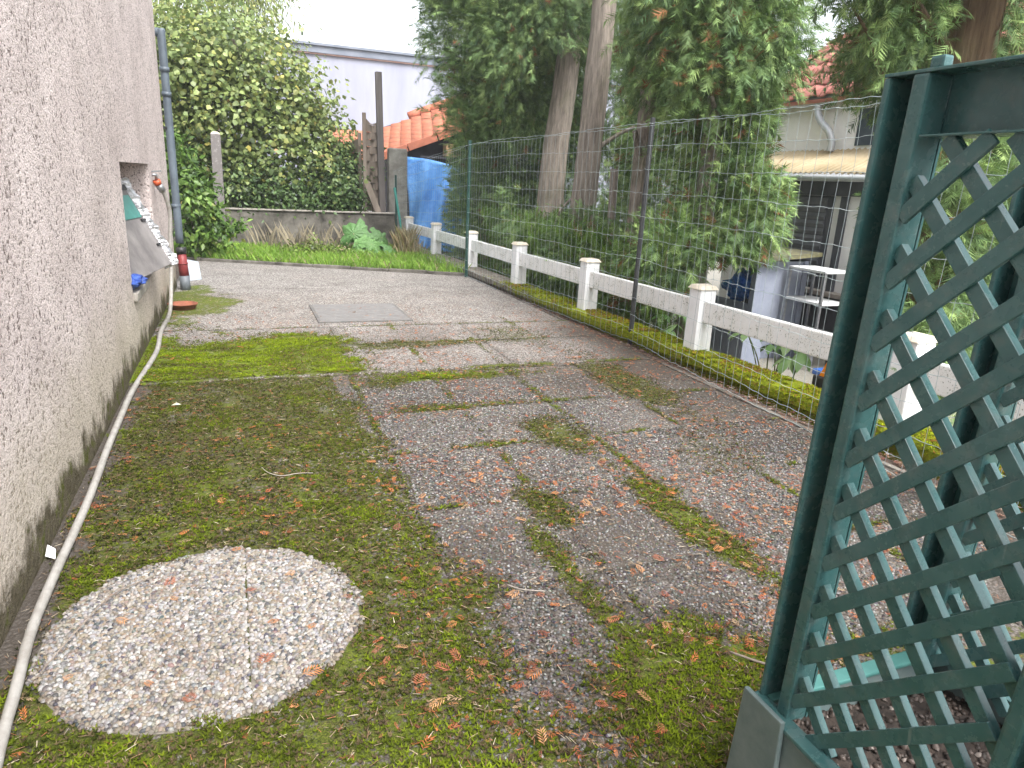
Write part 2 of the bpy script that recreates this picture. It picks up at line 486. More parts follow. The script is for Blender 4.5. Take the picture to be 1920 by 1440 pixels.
def kerb_moss():
    m, t, b = nt("mossy_kerb"); p = pos_out(t)
    gm = t.nodes.new("ShaderNodeNewGeometry"); sx = t.nodes.new("ShaderNodeSeparateXYZ"); t.links.new(gm.outputs['Normal'], sx.inputs[0])
    sp = t.nodes.new("ShaderNodeSeparateXYZ"); t.links.new(p, sp.inputs[0])
    n1 = noise(t, p, 16, 6, .7); n2 = noise(t, p, 40, 5, .7)
    conc = ramp(t, [(.35, (.10, .09, .075)), (.65, (.30, .27, .23))]); t.links.new(n1, conc.inputs[0])
    mo = ramp(t, [(.3, (.045, .055, .010)), (.50, (.22, .28, .014)), (.66, (.22, .14, .035)), (.78, (.36, .40, .02))]); t.links.new(n2, mo.inputs[0])
    # the moss thins towards the far end of the kerb
    fy = node(t, "ShaderNodeMapRange"); fy.inputs[1].default_value = 6.5; fy.inputs[2].default_value = 10.0; fy.inputs[3].default_value = .26; fy.inputs[4].default_value = -.12
    t.links.new(sp.outputs[1], fy.inputs[0])
    ad = node(t, "ShaderNodeMath", operation='ADD'); t.links.new(fy.outputs[0], ad.inputs[0]); t.links.new(noise(t, p, 6, 5, .7), ad.inputs[1])
    mf = ramp(t, [(.48, (0, 0, 0)), (.60, (1, 1, 1))]); t.links.new(ad.outputs[0], mf.inputs[0])
    c = mixc(t, mf.outputs[0], conc.outputs[0], mo.outputs[0])
    t.links.new(c, b.inputs['Base Color']); b.inputs['Roughness'].default_value = .95; b.inputs['Specular IOR Level'].default_value = .1
    bump(t, b, n2, .9, .012)
    return m
M['kerb'] = kerb_moss()

def trellis_mat():
    m, t, b = nt("green_trellis_plastic"); p = pos_out(t)
    r = ramp(t, [(.35, (.032, .098, .098)), (.75, (.062, .140, .138))]); t.links.new(noise(t, p, 14, 5, .65), r.inputs[0])
    d = ramp(t, [(.50, (0, 0, 0)), (.72, (.55, .55, .55))]); t.links.new(noise(t, p, 22, 7, .75), d.inputs[0])
    c = mixc(t, d.outputs[0], r.outputs[0], (.13, .155, .145))
    sc = ramp(t, [(.70, (0, 0, 0)), (.74, (.5, .5, .5))]); t.links.new(noise(t, p, 60, 3, .5, (1, 1, .08)), sc.inputs[0])
    c = mixc(t, sc.outputs[0], c, (.16, .21, .20))
    al = ramp(t, [(.60, (0, 0, 0)), (.75, (.6, .6, .6))]); t.links.new(noise(t, p, 5, 6, .7), al.inputs[0])
    c = mixc(t, al.outputs[0], c, (.045, .06, .035))
    t.links.new(c, b.inputs['Base Color'])
    rr = ramp(t, [(.4, (.20,) * 3), (.7, (.38,) * 3)]); t.links.new(noise(t, p, 25, 4, .6), rr.inputs[0])
    t.links.new(rr.outputs[0], b.inputs['Roughness'])
    return m
M['trellis'] = trellis_mat()
M['planter'] = plain("planter_plastic", (.10, .145, .145), (.17, .21, .205), 12, .4)


# ================================================================== the setting
def ground_sheet(name, pts, z, mat):
    o = mobj(name, [(x, y, z) for x, y in pts], [tuple(range(len(pts)))], mat)
    return tag(o, kind="structure")

ground_sheet("ground", [(-90, -60), (110, -60), (110, 140), (-90, 140)], -0.62, M['gravel_far'])
yend = lambda x: 12.1 - 0.483 * (x + 0.0)          # back edge of the patio
# raised earth body the patio and lawn rest on
def earth_body():
    P = [(-6.0, -4.0), (3.55, -4.0), (3.55, 15.4), (-6.0, 15.4)]
    V = [(x, y, -.7) for x, y in P] + [(x, y, -.022) for x, y in P]
    o = mobj("terrain", V, [(3, 2, 1, 0), (4, 5, 6, 7), (0, 1, 5, 4), (1, 2, 6, 5), (2, 3, 7, 6), (3, 0, 4, 7)], M['soil'])
    tag(o, kind="structure")
earth_body()

# ---------------------------------------------------------------- moss map in world metres
def moss_map(x, y):
    """(cover, brightness, grime) on the patio at x, y"""
    n = fbm(x * 2.3, y * 2.3); nf = fbm(x * 7 + 9, y * 7 + 4)
    wob = (n - .5) * .7 + (nf - .5) * .45 + (fbm(x * 22, y * 22) - .5) * .25
    L = sstep(.10, -.10, x - (.70 - .02 * (y - 3)) + wob * .55) * sstep(5.25, 5.1, y)
    bright = sstep(.25, -.2, x - (.85 + .15 * np.sin(y * 3)) + wob * 1.2) * sstep(5.1, 5.2, y) * sstep(.25, -.35, y - 6.65 + wob * 1.5 + np.clip(x, 0, 1) * .2)
    far = sstep(.2, -.2, np.hypot((x + .62) / .5, (y - 8.3) / 1.35) - 1 + wob * 1.6)
    def el(cx, cy, rx, ry, k=.6):
        return sstep(.55, -.6, np.hypot((x - cx) / rx, (y - cy) / ry) - 1 + wob * 1.9) * k
    p1 = el(1.22, 1.36, .42, .34, 1.0)
    p2 = el(2.82, 4.5, .22, .75, .75)
    p3 = el(1.86, 2.35, .10, .75, .9)
    p4 = el(1.55, 6.02, .95, .16, .7)
    p5 = el(1.45, 4.98, .75, .13, .95)
    p6 = el(1.75, 3.62, .18, .30, .8)
    p7 = el(2.45, 6.3, .35, .5, .55)
    p8 = el(1.13, 1.95, .07, .55, .8)
    p9 = el(1.25, 4.22, .5, .06, .8)
    p10 = el(1.3, 3.5, .2, .045, .8)
    p11 = el(1.27, 2.72, .10, .22, .9)
    p12 = el(.90, 4.9, .22, .22, .8)
    p13 = el(2.5, 3.1, .25, .3, .35)
    p14 = el(2.0, 1.1, .5, .35, .9)
    cover = np.maximum.reduce([L * (.62 + .5 * (nf - .2)) * sstep(-.76, -.60, x + (nf - .5) * .25), bright, far * .8, p1, p2, p3, p4, p5, p6, p7, p8, p9, p10, p11, p12, p13, p14])
    # joints hold moss
    jx = np.min([np.abs(x - (j + .025 * (y - 3))) for j in (.68, 1.29, 1.93, 2.58)], axis=0)
    jy = np.min([np.abs(y - j) for j in (1.4, 2.1, 2.8, 3.5, 4.2, 5.15, 6.09, 6.88)], axis=0)
    jm = np.maximum(sstep(.05, .0, jx), sstep(.04, .0, jy)) * sstep(.42, .62, n + (nf - .5) * .6) * sstep(8, 6.5, y)
    cover = np.maximum(cover, jm * .8)
    br = np.clip(np.maximum.reduce([bright * 1.0, far * .55, p1 * .55, p5 * .8, p3 * .3, jm * .5, p14 * .5, p8 * .35, p10 * .6, p9 * .5, L * sstep(.48, .72, nf) * .42, L * sstep(2.0, 1.3, y) * .4, L * sstep(.0, .6, x) * .2]), 0, 1)
    br = br * np.clip(.25 + 1.5 * (fbm(x * 5 + 2, y * 9) - .2), .15, 1.2)
    grime = np.clip(.50 * sstep(5.3, 5.0, y) + .22 * sstep(7.2, 6.0, y) + sstep(2.75, 3.4, x) * sstep(9, 6, y) * .75 + sstep(.5, .75, fbm(x * 1.3 + 40, y * 1.3)) * .6 * sstep(7.2, 5, y) + sstep(-.45, -.72, x) * .6 * sstep(6, 5, y), 0, .9)
    cover = np.where(cover > .02, cover * (.78 + .5 * (fbm(x * 16 + 3, y * 16 + 9) - .35)), 0)
    return np.clip(cover, 0, 1), np.clip(br, 0, 1), grime

# ---------------------------------------------------------------- patio slabs, each its own piece
patio = empty("patio", (1.3, 5, 0)); tag(patio, kind="structure")
XJ_near = [.68, 1.29, 1.93, 2.58, 3.36]
XJ_far = [-.80, .72, 2.05, 3.36]
YJ_near = [-.7, 0.0, .7, 1.4, 2.1, 2.8, 3.5, 4.2, 5.15]
YJ_far = [5.15, 6.09, 6.88, 8.1, 9.4, None]
shift = lambda y: .025 * (y - 3) * -1.0 + .05 * 0
slab_z = {}
def slab(x0, x1, y0, y1, zoff, tilt, step):
    gap = .002
    nx = max(2, int((x1 - x0) / step)); ny = max(2, int(((y1 if y1 else 12.5) - y0) / step))
    u = np.linspace(0, 1, nx + 1); v = np.linspace(0, 1, ny + 1)
    U, Vv = np.meshgrid(u, v)
    sx0 = x0 if x0 < -.7 else x0 + gap
    sx1 = 3.375 if x1 > 3.3 else x1 - gap
    X = sx0 + (sx1 - sx0) * U
    Yend = (yend(X) - .01) if y1 is None else (y1 - gap) * np.ones_like(X)
    Y = y0 + gap + (Yend - y0 - gap) * Vv
    X = X + np.where((X > -.7) & (X < 3.3), .025 * (Y - 3) * .6, 0)
    Z = zoff + tilt[0] * (U - .5) + tilt[1] * (Vv - .5) + (fbm(X * 3, Y * 3) - .5) * .004
    c, b, g = moss_map(X, Y)
    Z = Z + c * (fbm(X * 25, Y * 25) * .006)
    n0 = (nx + 1) * (ny + 1)
    top = np.stack([X, Y, Z], -1).reshape(-1, 3)
    edge = [i for i in range(nx + 1)] + [(nx + 1) * j + nx for j in range(1, ny + 1)] + [(nx + 1) * ny + i for i in range(nx - 1, -1, -1)] + [(nx + 1) * j for j in range(ny - 1, 0, -1)]
    low = top[edge] - np.array([0, 0, .04])
    V = np.vstack([top, low])
    T = []
    for j in range(ny):
        for i in range(nx):
            a = j * (nx + 1) + i
            T += [(a, a + 1, a + nx + 2), (a, a + nx + 2, a + nx + 1)]
    m = len(edge)
    for k in range(m):
        k2 = (k + 1) % m
        T += [(edge[k], n0 + k, n0 + k2), (edge[k], n0 + k2, edge[k2])]
    colr = np.stack([c, b, g], -1).reshape(-1, 3)
    colr = np.vstack([colr, np.tile([[.3, 0, .8]], (m, 1))])
    tri_obj("slab", V, np.array(T), M['slab'], patio, False, colr)
rs = random.Random(3)
slab(-.80, .68, -.7, 5.15, .0, (0, 0), .03)
for i in range(len(XJ_near) - 1):
    for j in range(len(YJ_near) - 1):
        slab(XJ_near[i], XJ_near[i + 1], YJ_near[j], YJ_near[j + 1], rs.uniform(-.0015, .0015) - (.012 if YJ_near[j] > 4.1 and i < 3 else 0), (rs.uniform(-.004, .004), rs.uniform(-.004, .004)), .035)
for i in range(len(XJ_far) - 1):
    for j in range(2):
        slab(XJ_far[i], XJ_far[i + 1], YJ_far[j], YJ_far[j + 1], .016 + rs.uniform(-.002, .002), (rs.uniform(-.003, .003), rs.uniform(-.003, .003)), .06)

slab(-.80, 3.36, 6.88, 9.4, .016, (0, 0), .05)
slab(-.80, 3.36, 9.4, None, .0165, (0, 0), .06)
def ground_z(x, y):
    return np.where(y > 5.15, .018, .002)

# ---------------------------------------------------------------- house on the left
HX, HY1 = -.76, 9.62
house = empty("house", (HX, 5, 0))
tag(house, "pinkish beige roughcast house wall rising beside the mossy patio", "house")
NY0, NY1, NZ0, NZ1, ND = 5.80, 7.62, .50, 1.475, .30
def house_wall():
    ys = [-3.0, NY0, NY1, HY1]; zs = [-.05, NZ0, NZ1, 6.0]
    V, F = [], []
    idx = {}
    def v(x, y, z):
        k = (round(x, 4), round(y, 4), round(z, 4))
        if k not in idx: idx[k] = len(V); V.append(k)
        return idx[k]
    for a in range(3):
        for b in range(3):
            if a == 1 and b == 1: continue
            F.append((v(HX, ys[a], zs[b]), v(HX, ys[a + 1], zs[b]), v(HX, ys[a + 1], zs[b + 1]), v(HX, ys[a], zs[b + 1])))
    D = HX - ND
    F.append((v(HX, NY0, NZ0), v(D, NY0, NZ0), v(D, NY1, NZ0), v(HX, NY1, NZ0)))
    F.append((v(HX, NY0, NZ1), v(HX, NY1, NZ1), v(D, NY1, NZ1), v(D, NY0, NZ1)))
    F.append((v(HX, NY0, NZ0), v(HX, NY0, NZ1), v(D, NY0, NZ1), v(D, NY0, NZ0)))
    F.append((v(HX, NY1, NZ0), v(D, NY1, NZ0), v(D, NY1, NZ1), v(HX, NY1, NZ1)))
    F.append((v(D, NY0, NZ0), v(D, NY0, NZ1), v(D, NY1, NZ1), v(D, NY1, NZ0)))
    X0 = -7.0
    F.append((v(HX, HY1, -.05), v(X0, HY1, -.05), v(X0, HY1, 6), v(HX, HY1, 6)))
    F.append((v(HX, -3, -.05), v(HX, -3, 6), v(X0, -3, 6), v(X0, -3, -.05)))
    F.append((v(X0, -3, -.05), v(X0, -3, 6), v(X0, HY1, 6), v(X0, HY1, -.05)))
    F.append((v(HX, -3, 6), v(HX, HY1, 6), v(X0, HY1, 6), v(X0, -3, 6)))
    return mobj("wall", V, F, M['roughcast'], house)
house_wall()
hexa("sill", [(HX - .28, NY0 + .004, .505), (HX + .03, NY0 + .004, .47), (HX + .03, 6.6, .47), (HX - .28, 6.6, .505),
              (HX - .28, NY0 + .004, .56), (HX + .03, NY0 + .004, .535), (HX + .03, 6.6, .535), (HX - .28, 6.6, .56)], M['concrete'], house, .008)
# old boards low in the opening
for i, (z, x) in enumerate(((.62, -.86), (.75, -.90), (.88, -.94))):
    bar("board", (x, NY0 + .02, z), (x, NY1 - .03, z), .03, .12, M['old_wood'], house)
dp = tube("downpipe", spline([(-.78, 9.705, 2.93), (-.745, 9.705, 2.95), (-.712, 9.70, 2.93), (-.70, 9.69, 2.85), (-.695, 9.68, 1.5), (-.69, 9.67, .55)], 8), .046, M['lead'], house, 14)
for z in (2.55, 2.28, 1.0):
    tube("pipe_collar", [(-.697, 9.682, z - .025), (-.697, 9.682, z + .025)], .054, M['lead'], house, 14)
bar("pipe_bracket", (-.77, 9.62, 1.9), (-.70, 9.67, 1.9), .02, .03, M['black_plastic'], house)

# ---------------------------------------------------------------- kerb along the fence, lawn kerb, back wall
kx = lambda y: 3.80 - .033 * (y - 3) if y > 3 else 3.80     # centre of the fence posts
def strip_body(name, ys, xl, xr, z0, z1, mat, parent=None, nz=0.012):
    V, F = [], []
    ny = len(ys); nxs = 8
    prof = [(.2, 0), (.2, .5), (.2, .89), (0, .90), (0, .97), (.05, 1), (.2, 1), (.4, 1), (.6, 1), (.8, 1), (1, 1), (1, 0)]
    for y in ys:
        for a, b in prof:
            x = xl(y) + (xr(y) - xl(y)) * a; z = z0 + (z1 - z0) * b
            j = float(fbm(np.array([x * 9 + z * 7]), np.array([y * 9]))[0] - .5)
            V.append((x + (j * .02 if a == 0 else 0), y, z + (j * 2 * nz if b == 1 else 0)))
    m = len(prof)
    for i in range(ny - 1):
        for k in range(m - 1):
            F.append((i * m + k, i * m + k + 1, (i + 1) * m + k + 1, (i + 1) * m + k))
    F.append(tuple(range(m))[::-1]); F.append(tuple((ny - 1) * m + k for k in range(m)))
    bm = bmesh.new(); vs = [bm.verts.new(v) for v in V]
    for f in F: bm.faces.new([vs[i] for i in f])
    bmesh.ops.recalc_face_normals(bm, faces=bm.faces)
    me = bpy.data.meshes.new(name); bm.to_mesh(me); bm.free(); me.materials.append(mat)
    return link(bpy.data.objects.new(name, me), parent)
kerb = strip_body("kerb", np.arange(-2, 15.3, .06), lambda y: kx(y) - .18, lambda y: kx(y) + .12, -.7, .12, M['kerb'])
tag(kerb, kind="structure")
# dark gutter line and concrete edging between patio and kerb
edging = empty("edging", (3.4, 3, 0)); tag(edging, kind="structure")
for k in (1, 2, 3):
    y0 = 1.0 + k * 1.0
    bar("edging_stone", (3.40, y0 + .006, -.019), (3.405, y0 + .99, -.017), .04, .05, M['dark_concrete'], edging, bevel=.005)

def lawn_kerb():
    g = empty("lawn_edging", (1.2, 11.5, 0)); tag(g, kind="structure")
    n = 9; x0, x1 = -1.7, 3.34
    for i in range(n):
        xa = x0 + (x1 - x0) * i / n; xb = x0 + (x1 - x0) * (i + 1) / n - .012
        bar("edging_stone", (xa, yend(xa) + .04, .02 + rs.uniform(-.006, .006)), (xb, yend(xb) + .04, .02 + rs.uniform(-.006, .006)), .07, .09, M['dark_concrete'], g, bevel=.012)
lawn_kerb()

def lawn():
    V = []; F = []
    xs = np.linspace(-2.2, 3.5, 40); n = 18
    for x in xs:
        for j in range(n):
            y = yend(x) + .06 + (14.75 - yend(x)) * j / (n - 1)
            V.append((x, y, .01 + .05 * float(fbm(np.array([x * 2.]), np.array([y * 2.]))[0])))
    for i in range(len(xs) - 1):
        for j in range(n - 1):
            F.append((i * n + j, (i + 1) * n + j, (i + 1) * n + j + 1, i * n + j + 1))
    tag(mobj("lawn", V, F, M['lawn_soil'], None, True), kind="structure")
lawn()
V_, F_ = [], []
bw = box("wall", (-4.0, 14.62, -.6), (3.06, 14.85, .735), M['dark_concrete'], None, .02)
bw.name = "garden_wall"
tag(bw, "low mouldy concrete wall at the back of the lawn", "garden wall")
capstone = box("coping", (-4.02, 14.59, .737), (3.08, 14.88, .765), M['concrete'], None, .01)
capstone.parent = bw

# ================================================================== the round pebble slab
def pebble_proto(n=6):
    V = [(math.cos(2 * math.pi * i / n), math.sin(2 * math.pi * i / n), -.25) for i in range(n)]
    V += [(.72 * math.cos(2 * math.pi * (i + .5) / n), .72 * math.sin(2 * math.pi * (i + .5) / n), .55) for i in range(n)] + [(0, 0, .85)]
    T = []
    for i in range(n):
        k = (i + 1) % n
        T += [(i, k, n + i), (k, n + k, n + i), (n + i, n + k, 2 * n)]
    return V, T
PB6, PB5 = pebble_proto(6), pebble_proto(4)

def jitter_grid(x0, x1, y0, y1, d):
    xs = np.arange(x0, x1, d); ys = np.arange(y0, y1, d * .87)
    X, Y = np.meshgrid(xs, ys); X = X + (np.arange(len(ys)) % 2)[:, None] * d / 2
    X = X + RNG.uniform(-.38, .38, X.shape) * d; Y = Y + RNG.uniform(-.38, .38, Y.shape) * d
    return X.ravel(), Y.ravel()

def pebble_cols(n, pal, w, sd=.05):
    pal = np.array(pal); i = RNG.choice(len(pal), n, p=np.array(w) / sum(w))
    return np.clip(pal[i] * (1 + RNG.normal(0, .14, (n, 1))) + RNG.normal(0, .012, (n, 3)), .02, .9)

DC, DR = (-.165, 2.19), .50
disc = empty("round_slab", (DC[0], DC[1], 0)); tag(disc, "pale round pebble slab cut by a thin seam, set in dark moss", "round slab")
seam = lambda y: -.043 - .008 * (y - 2.2)
def half_disc(side):
    V = []; n = 48
    pts = []
    for i in range(n * 2):
        a = math.pi * i / n
        x, y = DC[0] + DR * math.cos(a), DC[1] + DR * math.sin(a)
        if (x - seam(y)) * side > .003: pts.append((x, y, a))
    ys = []
    pts = [(x, y) for x, y, a in sorted(pts, key=lambda q: (q[2] if side < 0 or q[2] < math.pi else q[2] - 2 * math.pi))]
    a0, a1 = pts[0][1], pts[-1][1]
    pts = pts + [(seam(a1) + side * .003, a1), (seam(a0) + side * .003, a0)]
    m = len(pts)
    V = [(DC[0] + (x - DC[0]) * .965, DC[1] + (y - DC[1]) * .965, .004) for x, y in pts] + [(x, y, -.02) for x, y in pts]
    F = [tuple(range(m))] + [(i, m + i, m + (i + 1) % m, (i + 1) % m) for i in range(m)]
    o = mobj("half", V, F, M['grout'], disc)
    X, Y = jitter_grid(DC[0] - DR, DC[0] + DR, DC[1] - DR, DC[1] + DR, .0112)
    rr = np.hypot(X - DC[0], Y - DC[1]); an = np.arctan2(Y - DC[1], X - DC[0])
    ok = (rr < DR - .004 + .012 * (fbm(np.cos(an) * 6 + 8, np.sin(an) * 6 + 8) - .62) * 7) & ((X - seam(Y)) * side > .005)
    X, Y = X[ok], Y[ok]; N = len(X)
    s = RNG.uniform(.0056, .0086, N) * RNG.choice([1, 1, 1, 1.25], N)
    sc = np.stack([s * RNG.uniform(.95, 1.35, N), s * RNG.uniform(.75, 1.0, N), s * RNG.uniform(.6, .95, N)], -1)
    col = .44 * pebble_cols(N, [(.60, .55, .49), (.50, .43, .34), (.42, .37, .31), (.28, .27, .27), (.14, .145, .16), (.72, .70, .68), (.46, .35, .25), (.40, .30, .25), (.52, .51, .51)], [6, 4, 4, 3, 1.6, 4, 1.3, .9, 4])
    pos = np.stack([X, Y, .0065 + RNG.uniform(-.001, .0018, N)], -1)
    dirt = sstep(.55, .75, fbm(X * 7 + 1, Y * 7)) * .16 + sstep(DR - .07, DR, np.hypot(X - DC[0], Y - DC[1])) * .3
    col = col * (1 - dirt[:, None] * np.array([[.8, .9, 1.0]]))
    p = bake("pebbles", *PB6, pos, rot_z(RNG.uniform(0, 6.28, N)), sc, col, M['pebble'], disc, True, .08)
    p["kind"] = "stuff"
M['grout'] = plain("grout", (.10, .09, .075), (.20, .18, .15), 60, .95)
for sd_ in (-1, 1): half_disc(sd_)

# pebbles standing out of the nearer slabs
def slab_pebbles():
    X, Y = jitter_grid(.45, 3.34, 1.0, 4.9, .0138)
    d = np.hypot(X, Y)
    c, b, g = moss_map(X, Y)
    ang = np.arctan2(X, Y)
    keep = (RNG.random(len(X)) < np.clip(1.08 - c * 1.35, .03, 1) * np.clip(1.15 - g * .55, 0, 1) * sstep(6.0, 4.2, d)) & (ang < math.radians(60)) & (ang > math.radians(5))
    X, Y, g, c = X[keep], Y[keep], g[keep], c[keep]; N = len(X)
    s = RNG.uniform(.0042, .0072, N)
    sc = np.stack([s * RNG.uniform(.95, 1.35, N), s * RNG.uniform(.75, 1.0, N), s * RNG.uniform(.5, .8, N)], -1)
    col = pebble_cols(N, [(.235, .23, .22), (.155, .152, .145), (.095, .092, .088), (.36, .352, .338), (.045, .043, .041), (.17, .14, .11)], [4.5, 5, 4.5, 2.2, 4, 1.3])
    col = col * (1 - .45 * g[:, None]) * (1 - .25 * c[:, None])
    pos = np.stack([X, Y, .0025 + RNG.uniform(-.001, .001, N)], -1)
    p = bake("slab_pebbles", *PB5, pos, rot_z(RNG.uniform(0, 6.28, N)), sc, col, M['pebble'], patio, True, .08)
    p["kind"] = "stuff"
    return N
NPEB = slab_pebbles()

# ---------------------------------------------------------------- steel access plate in the far slabs
M['plate'] = plain("worn_tread_plate", (.085, .083, .08), (.14, .135, .13), 14, .8, .3, 60)
M['plate_rib'] = plain("worn_rib", (.19, .185, .18), (.14, .135, .13), 14, .8)
plate = empty("access_cover", (1.18, 7.6, .02)); tag(plate, "ribbed grey metal access cover set flush in the far slabs", "access cover")
bm_lo, bm_hi = (.70, 7.07), (1.67, 8.10)
box("plate", (bm_lo[0], bm_lo[1], .0), (bm_hi[0], bm_hi[1], .0265), M['plate'], plate, .003)
for k in range(12):
    y = bm_lo[1] + .06 + k * .083
    V, F = [], []
    xs = np.linspace(bm_lo[0] + .03, bm_hi[0] - .03, 40)
    for x in xs:
        yy = y + .010 * math.sin(x * 42)
        V += [(x, yy - .018, .0266), (x, yy, .0345), (x, yy + .018, .0266)]
    for i in range(len(xs) - 1):
        F += [(3 * i, 3 * i + 3, 3 * i + 4, 3 * i + 1), (3 * i + 1, 3 * i + 4, 3 * i + 5, 3 * i + 2)]
    mobj("rib", V, F, M['plate_rib'], plate, True)

# ================================================================== moss, grass, litter
def moss_tufts():
    X, Y = jitter_grid(-.74, 3.3, .95, 7.2, .0100)
    c, b, g = moss_map(X, Y)
    d = np.hypot(X, Y)
    ang = np.arctan2(X, Y)
    inside = np.hypot(X - DC[0], Y - DC[1]) < DR - .004 - .05 * sstep(.5, .7, fbm(X * 11, Y * 11))
    keep = (RNG.random(len(X)) < (c ** 1.1) * np.clip(.8 + .3 * b, 0, 1) * sstep(9.0, 3.0, d) * 1.15) & (~inside) & (ang < math.radians(58)) & (fbm(X * 9, Y * 9) > .22 + .25 * RNG.random(len(X)))
    X, Y, b, c = X[keep], Y[keep], b[keep], c[keep]; N = len(X)
    # little star of four leaves
    V = []; T = []
    for k in range(4):
        a = k * math.pi / 2 + .3
        ca, sa = math.cos(a), math.sin(a)
        i = len(V)
        V += [(-.28 * sa, .28 * ca, 0), (.28 * sa, -.28 * ca, 0), (ca * 1.0, sa * 1.0, .75)]
        T.append((i, i + 1, i + 2))
    s = RNG.uniform(.007, .015, N) * (.8 + .5 * b)
    nz = RNG.random(N)
    dark = np.array([.012, .016, .004]); mid = np.array([.125, .155, .012]); bri = np.array([.21, .285, .012]); brn = np.array([.10, .075, .04])
    col = dark + (mid - dark) * (nz ** 1.9)[:, None]
    col = col + (bri - col) * np.clip(b * 1.1 * RNG.uniform(.4, 1.1, N), 0, 1)[:, None]
    isb = RNG.random(N) < .42 * (1 - b)
    col[isb] = brn * RNG.uniform(.6, 1.3, (isb.sum(), 1))
    pos = np.stack([X, Y, ground_z(X, Y) + RNG.uniform(.002, .008, N)], -1)
    o = bake("moss", V, T, pos, rot_z(RNG.uniform(0, 6.28, N)), s, col, M['moss'], None, False, .15)
    tag(o, "dense green and olive moss creeping over the slabs", "moss", kind="stuff")
    return N
NMOSS = moss_tufts()

# moss cushion on the kerb top
def kerb_tufts():
    N = 26000
    Y = 1.6 + (RNG.random(N) ** 1.3) * 7.5
    kxv = np.where(Y > 3, 3.80 - .033 * (Y - 3), 3.80)
    X = kxv - .19 + RNG.random(N) * .30
    nn = fbm(X * 6, Y * 6)
    keep = nn > .36 + sstep(6, 9, Y) * .2
    X, Y, nn, kxv = X[keep], Y[keep], nn[keep], kxv[keep]; N = len(X)
    front = (X - (kxv - .18)) < .012
    Z = np.where(front, RNG.uniform(.05, .125, N), .122 + RNG.uniform(-.004, .008, N))
    V = []; T = []
    for k in range(4):
        a = k * math.pi / 2; ca, sa = math.cos(a), math.sin(a); i = len(V)
        V += [(-.3 * sa, .3 * ca, 0), (.3 * sa, -.3 * ca, 0), (ca, sa, .8)]; T.append((i, i + 1, i + 2))
    col = np.array([[.10, .125, .010]]) + RNG.random((N, 1)) * np.array([[.32, .37, .008]])
    red = RNG.random(N) < .10 + .35 * sstep(.5, .66, fbm(X * 4 + 2, Y * 4))
    col[red] = np.array([.36, .17, .05]) * RNG.uniform(.6, 1.2, (red.sum(), 1))
    o = bake("kerb_moss", V, T, np.stack([X, Y, Z], -1), rot_z(RNG.uniform(0, 6.28, N)), RNG.uniform(.008, .016, N), col, M['moss'], None, False, .15)
    tag(o, "bright yellow green moss cushion along the kerb top", "moss", kind="stuff")
kerb_tufts()

# a flat thuja spray: stem with paired narrow scale-leaf twigs
def frond_proto(pairs=5, w=.36, curl=.3, wid=.055):
    V = []; T = []
    def bend(x, y): return (x, y, -curl * y * y - .25 * x * x)
    for k in range(pairs):
        t = .08 + .80 * k / pairs
        ln = w * (1 - .55 * abs(t - .35))
        for s in (-1, 1):
            i = len(V)
            bx, by = 0, t + (0 if s < 0 else .05)
            tx, ty = s * ln, by + ln * .75
            mx, my = s * ln * .5, by + ln * .75 * .5
            nx, ny = -.6 * wid * s, .8 * wid
            V += [bend(bx, by), bend(mx + nx, my + ny), bend(tx, ty), bend(mx - nx, my - ny)]
            T += [(i, i + 1, i + 2), (i, i + 2, i + 3)]
    i = len(V)
    V += [bend(0, .6), bend(.05, .8), bend(0, 1.05), bend(-.05, .8), bend(-.012, 0), bend(.012, 0), bend(0, .9)]
    T += [(i, i + 1, i + 2), (i, i + 2, i + 3), (i + 4, i + 5, i + 6)]
    return V, T
def feather_proto(pairs=6, w=.40, curl=.28, wid=.034):
    V = []; T = []
    def bend(x, y): return (x, y, -curl * y * y - .2 * x * x)
    for k in range(pairs):
        t = .04 + .84 * k / pairs
        ln = w * (1.0 - .75 * abs(t - .3))
        for s_ in (-1, 1):
            i = len(V); by = t + (0 if s_ < 0 else .06)
            V += [bend(0, by - wid), bend(0, by + wid), bend(s_ * ln, by + ln * 1.05)]
            T.append((i, i + 1, i + 2))
    i = len(V); V += [bend(-.03, .72), bend(.03, .72), bend(0, 1.12)]; T.append((i, i + 1, i + 2))
    return V, T
FR5 = feather_proto()
FR4 = frond_proto(4, .42, .15, .05)

